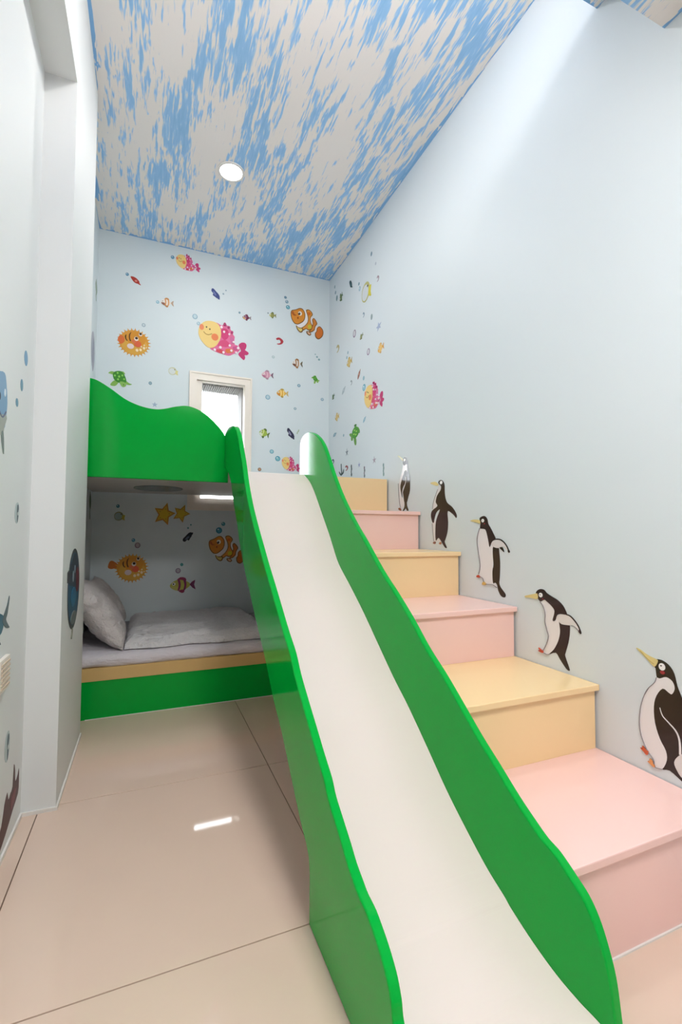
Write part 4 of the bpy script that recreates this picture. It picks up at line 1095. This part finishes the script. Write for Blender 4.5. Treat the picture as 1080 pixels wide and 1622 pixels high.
penguin('upright penguin sticker with both flippers spread, beside the upper yellow step', (-2.0281, 0.8782), [
    ('p', 'belly', '#e6e2e4', [(-2.0459, 1.2009), (-2.0171, 1.1882), (-2.0346, 1.1594), (-2.0611, 1.124), (-2.0555, 1.0898), (-2.0913, 1.0675), (-2.0738, 1.009), (-2.0714, 0.9275), (-2.0627, 0.9108), (-2.0422, 0.9262), (-2.0165, 0.9083), (-2.0627, 0.9074), (-2.0853, 0.9069), (-2.1002, 1.0026), (-2.0973, 1.078), (-2.088, 1.1154), (-2.0669, 1.1516), (-2.0478, 1.1807)]),
    ('p', 'body', '#241a1a', [(-2.044, 1.2176), (-2.0312, 1.2265), (-2.0083, 1.2242), (-1.9888, 1.2023), (-1.9874, 1.1658), (-1.981, 1.1323), (-1.9647, 1.105), (-1.9271, 1.0836), (-1.9011, 1.06), (-1.8868, 1.0373), (-1.8936, 1.0264), (-1.9169, 1.0446), (-1.9623, 1.0624), (-1.959, 1.0069), (-1.9649, 0.9582), (-1.9828, 0.9189), (-1.9896, 0.9056), (-1.971, 0.8784), (-1.9832, 0.8763), (-1.9998, 0.8889), (-2.0222, 0.9116), (-2.0451, 0.9262), (-2.0686, 0.9123), (-2.0711, 0.975), (-2.0619, 1.0223), (-2.0295, 1.0734), (-2.0616, 1.0596), (-2.0784, 1.0295), (-2.0858, 1.0058), (-2.1008, 1.0112), (-2.1128, 1.0442), (-2.1004, 1.0713), (-2.0526, 1.093), (-2.0671, 1.1142), (-2.0551, 1.1474), (-2.023, 1.1753), (-2.0199, 1.1951), (-2.0371, 1.2068)]),
    ('p', 'beak', '#dcc98a', [(-2.1178, 1.2195), (-2.0723, 1.2231), (-2.04, 1.2054), (-2.0606, 1.2005)]),
    ('o', 'eye', '#f4f2f2', (-2.0169, 1.2133, 0.0114, 0.0088)),
    ('l', 'outline', '#8e888c', [(-2.0478, 1.1807), (-2.0669, 1.1516), (-2.088, 1.1154), (-2.0973, 1.078)], 0.0027, False),
    ('l', 'outline', '#8e888c', [(-2.1002, 1.0026), (-2.0922, 0.9477), (-2.0853, 0.9069)], 0.0027, False),
    ('p', 'foot', '#8a5a48', [(-2.0937, 0.8982), (-2.0805, 0.9063), (-2.0675, 0.9046), (-2.0746, 0.8936)]),
    ('p', 'foot', '#b07a58', [(-2.0383, 0.8972), (-2.0251, 0.9055), (-2.0166, 0.9017), (-2.0235, 0.8929)])])
penguin('tall penguin sticker with one raised white flipper, beside the middle pink step', (-1.6038, 0.6752), [
    ('p', 'belly', '#e6e2e4', [(-1.7139, 0.9746), (-1.6916, 0.9708), (-1.6734, 0.9646), (-1.6562, 0.9041), (-1.6493, 0.8922), (-1.6316, 0.8975), (-1.6287, 0.8571), (-1.633, 0.7972), (-1.6321, 0.7355), (-1.6166, 0.7371), (-1.6066, 0.7193), (-1.6305, 0.7262), (-1.6766, 0.7249), (-1.6946, 0.7413), (-1.726, 0.7631), (-1.7162, 0.7911), (-1.7178, 0.8157), (-1.7284, 0.8723), (-1.7337, 0.9121), (-1.7275, 0.9472)]),
    ('p', 'back', '#241a1a', [(-1.6282, 0.8953), (-1.5974, 0.8915), (-1.591, 0.8682), (-1.5866, 0.824), (-1.5891, 0.7655), (-1.5928, 0.7372), (-1.5831, 0.7196), (-1.5572, 0.6973), (-1.5557, 0.686), (-1.5639, 0.6804), (-1.5836, 0.6848), (-1.6, 0.706), (-1.6064, 0.7287), (-1.6183, 0.7369), (-1.6321, 0.7355), (-1.6349, 0.7852), (-1.6276, 0.8143), (-1.6315, 0.8569)]),
    ('p', 'flipper', '#ddd8d8', [(-1.6421, 0.9044), (-1.6314, 0.9167), (-1.6105, 0.9242), (-1.5802, 0.9224), (-1.5573, 0.9089), (-1.5414, 0.8864), (-1.5399, 0.8796), (-1.5673, 0.8948), (-1.5974, 0.8879), (-1.6282, 0.8929)]),
    ('p', 'head', '#241a1a', [(-1.7171, 1.0195), (-1.6983, 1.0289), (-1.6799, 1.0284), (-1.6655, 1.0158), (-1.6586, 0.9937), (-1.6446, 0.9766), (-1.6274, 0.9526), (-1.6122, 0.9266), (-1.6314, 0.9179), (-1.6457, 0.8995), (-1.6521, 0.8909), (-1.6579, 0.9137), (-1.6665, 0.9427), (-1.677, 0.9671), (-1.6953, 0.972), (-1.7139, 0.9746), (-1.7106, 0.9994)]),
    ('l', 'flipper_edge', '#241a1a', [(-1.6139, 0.9265), (-1.5868, 0.9258), (-1.5637, 0.9157), (-1.5445, 0.8978), (-1.5326, 0.8765)], 0.0052, False),
    ('p', 'flipper_tip', '#241a1a', [(-1.539, 0.8792), (-1.5313, 0.8827), (-1.527, 0.8733), (-1.5337, 0.8712)]),
    ('p', 'far_flipper', '#241a1a', [(-1.5873, 0.8899), (-1.5706, 0.8923), (-1.5604, 0.8723), (-1.5708, 0.8784)]),
    ('p', 'beak', '#dcc98a', [(-1.7825, 1.0096), (-1.7517, 1.0153), (-1.7154, 1.0107), (-1.7137, 0.9958), (-1.7364, 1.0011)]),
    ('o', 'eye', '#f4f2f2', (-1.6937, 1.0090, 0.0088, 0.0079)),
    ('o', 'pupil', '#241a1a', (-1.6937, 1.0090, 0.0024, 0.0019)),
    ('o', 'cheek', '#7a2c30', (-1.6821, 0.9953, 0.0044, 0.0031)),
    ('l', 'outline', '#8e888c', [(-1.7158, 0.9746), (-1.7314, 0.9396), (-1.7337, 0.9071), (-1.7266, 0.8674), (-1.7159, 0.8158), (-1.717, 0.7885), (-1.7259, 0.7655)], 0.0017, False),
    ('l', 'outline', '#8e888c', [(-1.7167, 0.7565), (-1.6982, 0.7483), (-1.691, 0.7344), (-1.6765, 0.7261), (-1.634, 0.727), (-1.6066, 0.717)], 0.0017, False),
    ('p', 'foot', '#b8402e', [(-1.7386, 0.755), (-1.7279, 0.7617), (-1.7148, 0.7554), (-1.7186, 0.7501), (-1.7356, 0.7503)]),
    ('p', 'foot', '#d2a860', [(-1.7003, 0.7217), (-1.691, 0.7344), (-1.674, 0.7264), (-1.6839, 0.72)])])
penguin('stooping penguin sticker with a drooping white flipper, beside the large yellow step', (-1.2791, 0.4523), [
    ('p', 'belly', '#e6e2e4', [(-1.3668, 0.6896), (-1.3471, 0.7005), (-1.3197, 0.6847), (-1.3, 0.6683), (-1.3078, 0.6297), (-1.2979, 0.6291), (-1.2892, 0.6487), (-1.2785, 0.6259), (-1.2763, 0.5995), (-1.2853, 0.5597), (-1.3055, 0.5238), (-1.3288, 0.499), (-1.3552, 0.4996), (-1.3535, 0.5127), (-1.3338, 0.547), (-1.329, 0.5709), (-1.3387, 0.5943), (-1.3441, 0.621), (-1.3422, 0.6444), (-1.3492, 0.6665)]),
    ('p', 'back', '#241a1a', [(-1.2806, 0.6322), (-1.2703, 0.6251), (-1.2541, 0.6247), (-1.2347, 0.6283), (-1.234, 0.5969), (-1.2408, 0.5606), (-1.2534, 0.5227), (-1.255, 0.5092), (-1.2385, 0.472), (-1.2387, 0.4622), (-1.2519, 0.4663), (-1.2783, 0.4924), (-1.2973, 0.5122), (-1.3288, 0.499), (-1.3055, 0.5227), (-1.2853, 0.5575), (-1.2765, 0.5883), (-1.2774, 0.6104)]),
    ('p', 'flipper', '#ddd8d8', [(-1.2907, 0.6439), (-1.2807, 0.6545), (-1.2588, 0.6597), (-1.2375, 0.6584), (-1.2144, 0.6428), (-1.197, 0.6256), (-1.1935, 0.6135), (-1.2072, 0.6215), (-1.2225, 0.6251), (-1.2435, 0.6234), (-1.2677, 0.6223), (-1.2812, 0.6298)]),
    ('p', 'head', '#241a1a', [(-1.3883, 0.7199), (-1.3813, 0.7314), (-1.3659, 0.7386), (-1.348, 0.7376), (-1.3334, 0.7266), (-1.3076, 0.7161), (-1.2853, 0.7077), (-1.2636, 0.6929), (-1.2505, 0.675), (-1.246, 0.6603), (-1.2724, 0.6586), (-1.2891, 0.6509), (-1.295, 0.6341), (-1.3036, 0.627), (-1.3092, 0.6305), (-1.3017, 0.6534), (-1.3006, 0.6683), (-1.314, 0.6821), (-1.3369, 0.6961), (-1.3471, 0.7005), (-1.3653, 0.691), (-1.3773, 0.7), (-1.3786, 0.714)]),
    ('l', 'flipper_edge', '#241a1a', [(-1.2475, 0.6609), (-1.2297, 0.6575), (-1.2118, 0.6443), (-1.197, 0.6277), (-1.1878, 0.6093)], 0.0042, False),
    ('p', 'flipper_tip', '#241a1a', [(-1.1973, 0.6102), (-1.1901, 0.6184), (-1.1854, 0.6066), (-1.1887, 0.6028)]),
    ('l', 'outline', '#8e888c', [(-1.2251, 0.6257), (-1.2123, 0.6238), (-1.1948, 0.61)], 0.0015, False),
    ('p', 'beak', '#dcc98a', [(-1.4447, 0.702), (-1.429, 0.7076), (-1.3877, 0.7187), (-1.38, 0.7185), (-1.3772, 0.7035), (-1.3881, 0.6973), (-1.4131, 0.6988), (-1.4421, 0.6974)]),
    ('o', 'eye', '#f4f2f2', (-1.3633, 0.7159, 0.0087, 0.0088)),
    ('o', 'pupil', '#241a1a', (-1.3657, 0.7168, 0.0025, 0.0022)),
    ('o', 'cheek', '#7a2c30', (-1.3531, 0.7020, 0.0042, 0.0029)),
    ('l', 'outline', '#8e888c', [(-1.3668, 0.6896), (-1.3521, 0.673), (-1.3436, 0.6488), (-1.3442, 0.6163), (-1.3359, 0.5879), (-1.329, 0.5664), (-1.3368, 0.5395), (-1.3551, 0.5066)], 0.0015, False),
    ('l', 'outline', '#8e888c', [(-1.3552, 0.4996), (-1.3376, 0.4962), (-1.3259, 0.5009)], 0.0017, False),
    ('p', 'foot', '#c2492f', [(-1.3766, 0.5132), (-1.364, 0.5084), (-1.3557, 0.5071), (-1.3546, 0.4981), (-1.3672, 0.4984), (-1.3798, 0.5024), (-1.3701, 0.5042)])])
penguin('largest penguin sticker looking up, cut by the right edge beside the lowest pink step', (-0.8972, 0.2707), [
    ('p', 'body', '#241a1a', [(-0.9306, 0.5808), (-0.9122, 0.5828), (-0.8921, 0.5738), (-0.8778, 0.5535), (-0.8701, 0.5204), (-0.8588, 0.4914), (-0.8455, 0.4563), (-0.8407, 0.4163), (-0.8464, 0.3774), (-0.8628, 0.3311), (-0.8714, 0.3249), (-0.8841, 0.3018), (-0.8772, 0.2824), (-0.8633, 0.2667), (-0.8565, 0.2553), (-0.8659, 0.2581), (-0.8971, 0.2719), (-0.9187, 0.2662), (-0.9091, 0.2956), (-0.9109, 0.3229), (-0.9283, 0.3491), (-0.9391, 0.3918), (-0.9406, 0.4385), (-0.9332, 0.4724), (-0.9116, 0.5026), (-0.8986, 0.5169), (-0.9163, 0.5246), (-0.9279, 0.5277), (-0.9312, 0.5544), (-0.9377, 0.5605), (-0.9241, 0.5759)]),
    ('p', 'belly', '#e6e2e4', [(-0.9279, 0.5277), (-0.9188, 0.5277), (-0.9006, 0.5368), (-0.8833, 0.5291), (-0.8776, 0.5105), (-0.8854, 0.4929), (-0.8941, 0.4939), (-0.9117, 0.5005), (-0.9305, 0.4733), (-0.9387, 0.4391), (-0.9364, 0.3928), (-0.9231, 0.3513), (-0.9071, 0.3245), (-0.9047, 0.2976), (-0.9187, 0.2665), (-0.9369, 0.2625), (-0.9417, 0.2811), (-0.9574, 0.2978), (-0.9718, 0.3209), (-0.9821, 0.3569), (-0.9817, 0.3974), (-0.9715, 0.4493), (-0.9514, 0.4904), (-0.9322, 0.5147)]),
    ('p', 'flank', '#ddd8d8', [(-0.8714, 0.3249), (-0.8544, 0.3372), (-0.8454, 0.324), (-0.8534, 0.2837), (-0.8628, 0.267), (-0.8772, 0.2824), (-0.8841, 0.3018)]),
    ('l', 'wing_line', '#e6e2e4', [(-0.9208, 0.4426), (-0.9136, 0.4219), (-0.8963, 0.4078), (-0.8793, 0.3941), (-0.87, 0.3777), (-0.867, 0.3566), (-0.8669, 0.3293)], 0.0062, True),
    ('p', 'beak', '#dcc98a', [(-0.9882, 0.5997), (-0.9764, 0.5992), (-0.9545, 0.5882), (-0.9305, 0.5822), (-0.9228, 0.5776), (-0.9311, 0.5596), (-0.9403, 0.5612), (-0.9602, 0.5787)]),
    ('l', 'beak_line', '#a08a4a', [(-0.9765, 0.5951), (-0.9548, 0.5774), (-0.9349, 0.5652)], 0.0013, False),
    ('o', 'eye', '#f4f2f2', (-0.9114, 0.5636, 0.0091, 0.0104)),
    ('o', 'pupil', '#4a4444', (-0.9132, 0.5665, 0.0023, 0.0023)),
    ('o', 'cheek', '#9c3438', (-0.9100, 0.5476, 0.0068, 0.0052)),
    ('l', 'outline', '#8e888c', [(-0.9284, 0.5276), (-0.9343, 0.5114), (-0.957, 0.4834), (-0.9745, 0.4403), (-0.9827, 0.389), (-0.9809, 0.3493), (-0.9692, 0.3166), (-0.956, 0.2971), (-0.943, 0.2831), (-0.9403, 0.2635), (-0.9187, 0.2662)], 0.0012, False),
    ('p', 'foot', '#c85a34', [(-0.982, 0.302), (-0.9736, 0.3028), (-0.9762, 0.3097), (-0.9667, 0.3057), (-0.9565, 0.2995), (-0.9622, 0.2883), (-0.9724, 0.2953)]),
    ('p', 'foot', '#e0955c', [(-0.9599, 0.2717), (-0.9526, 0.2736), (-0.9543, 0.2813), (-0.9458, 0.278), (-0.9388, 0.2629), (-0.9467, 0.2638), (-0.9527, 0.267)])])
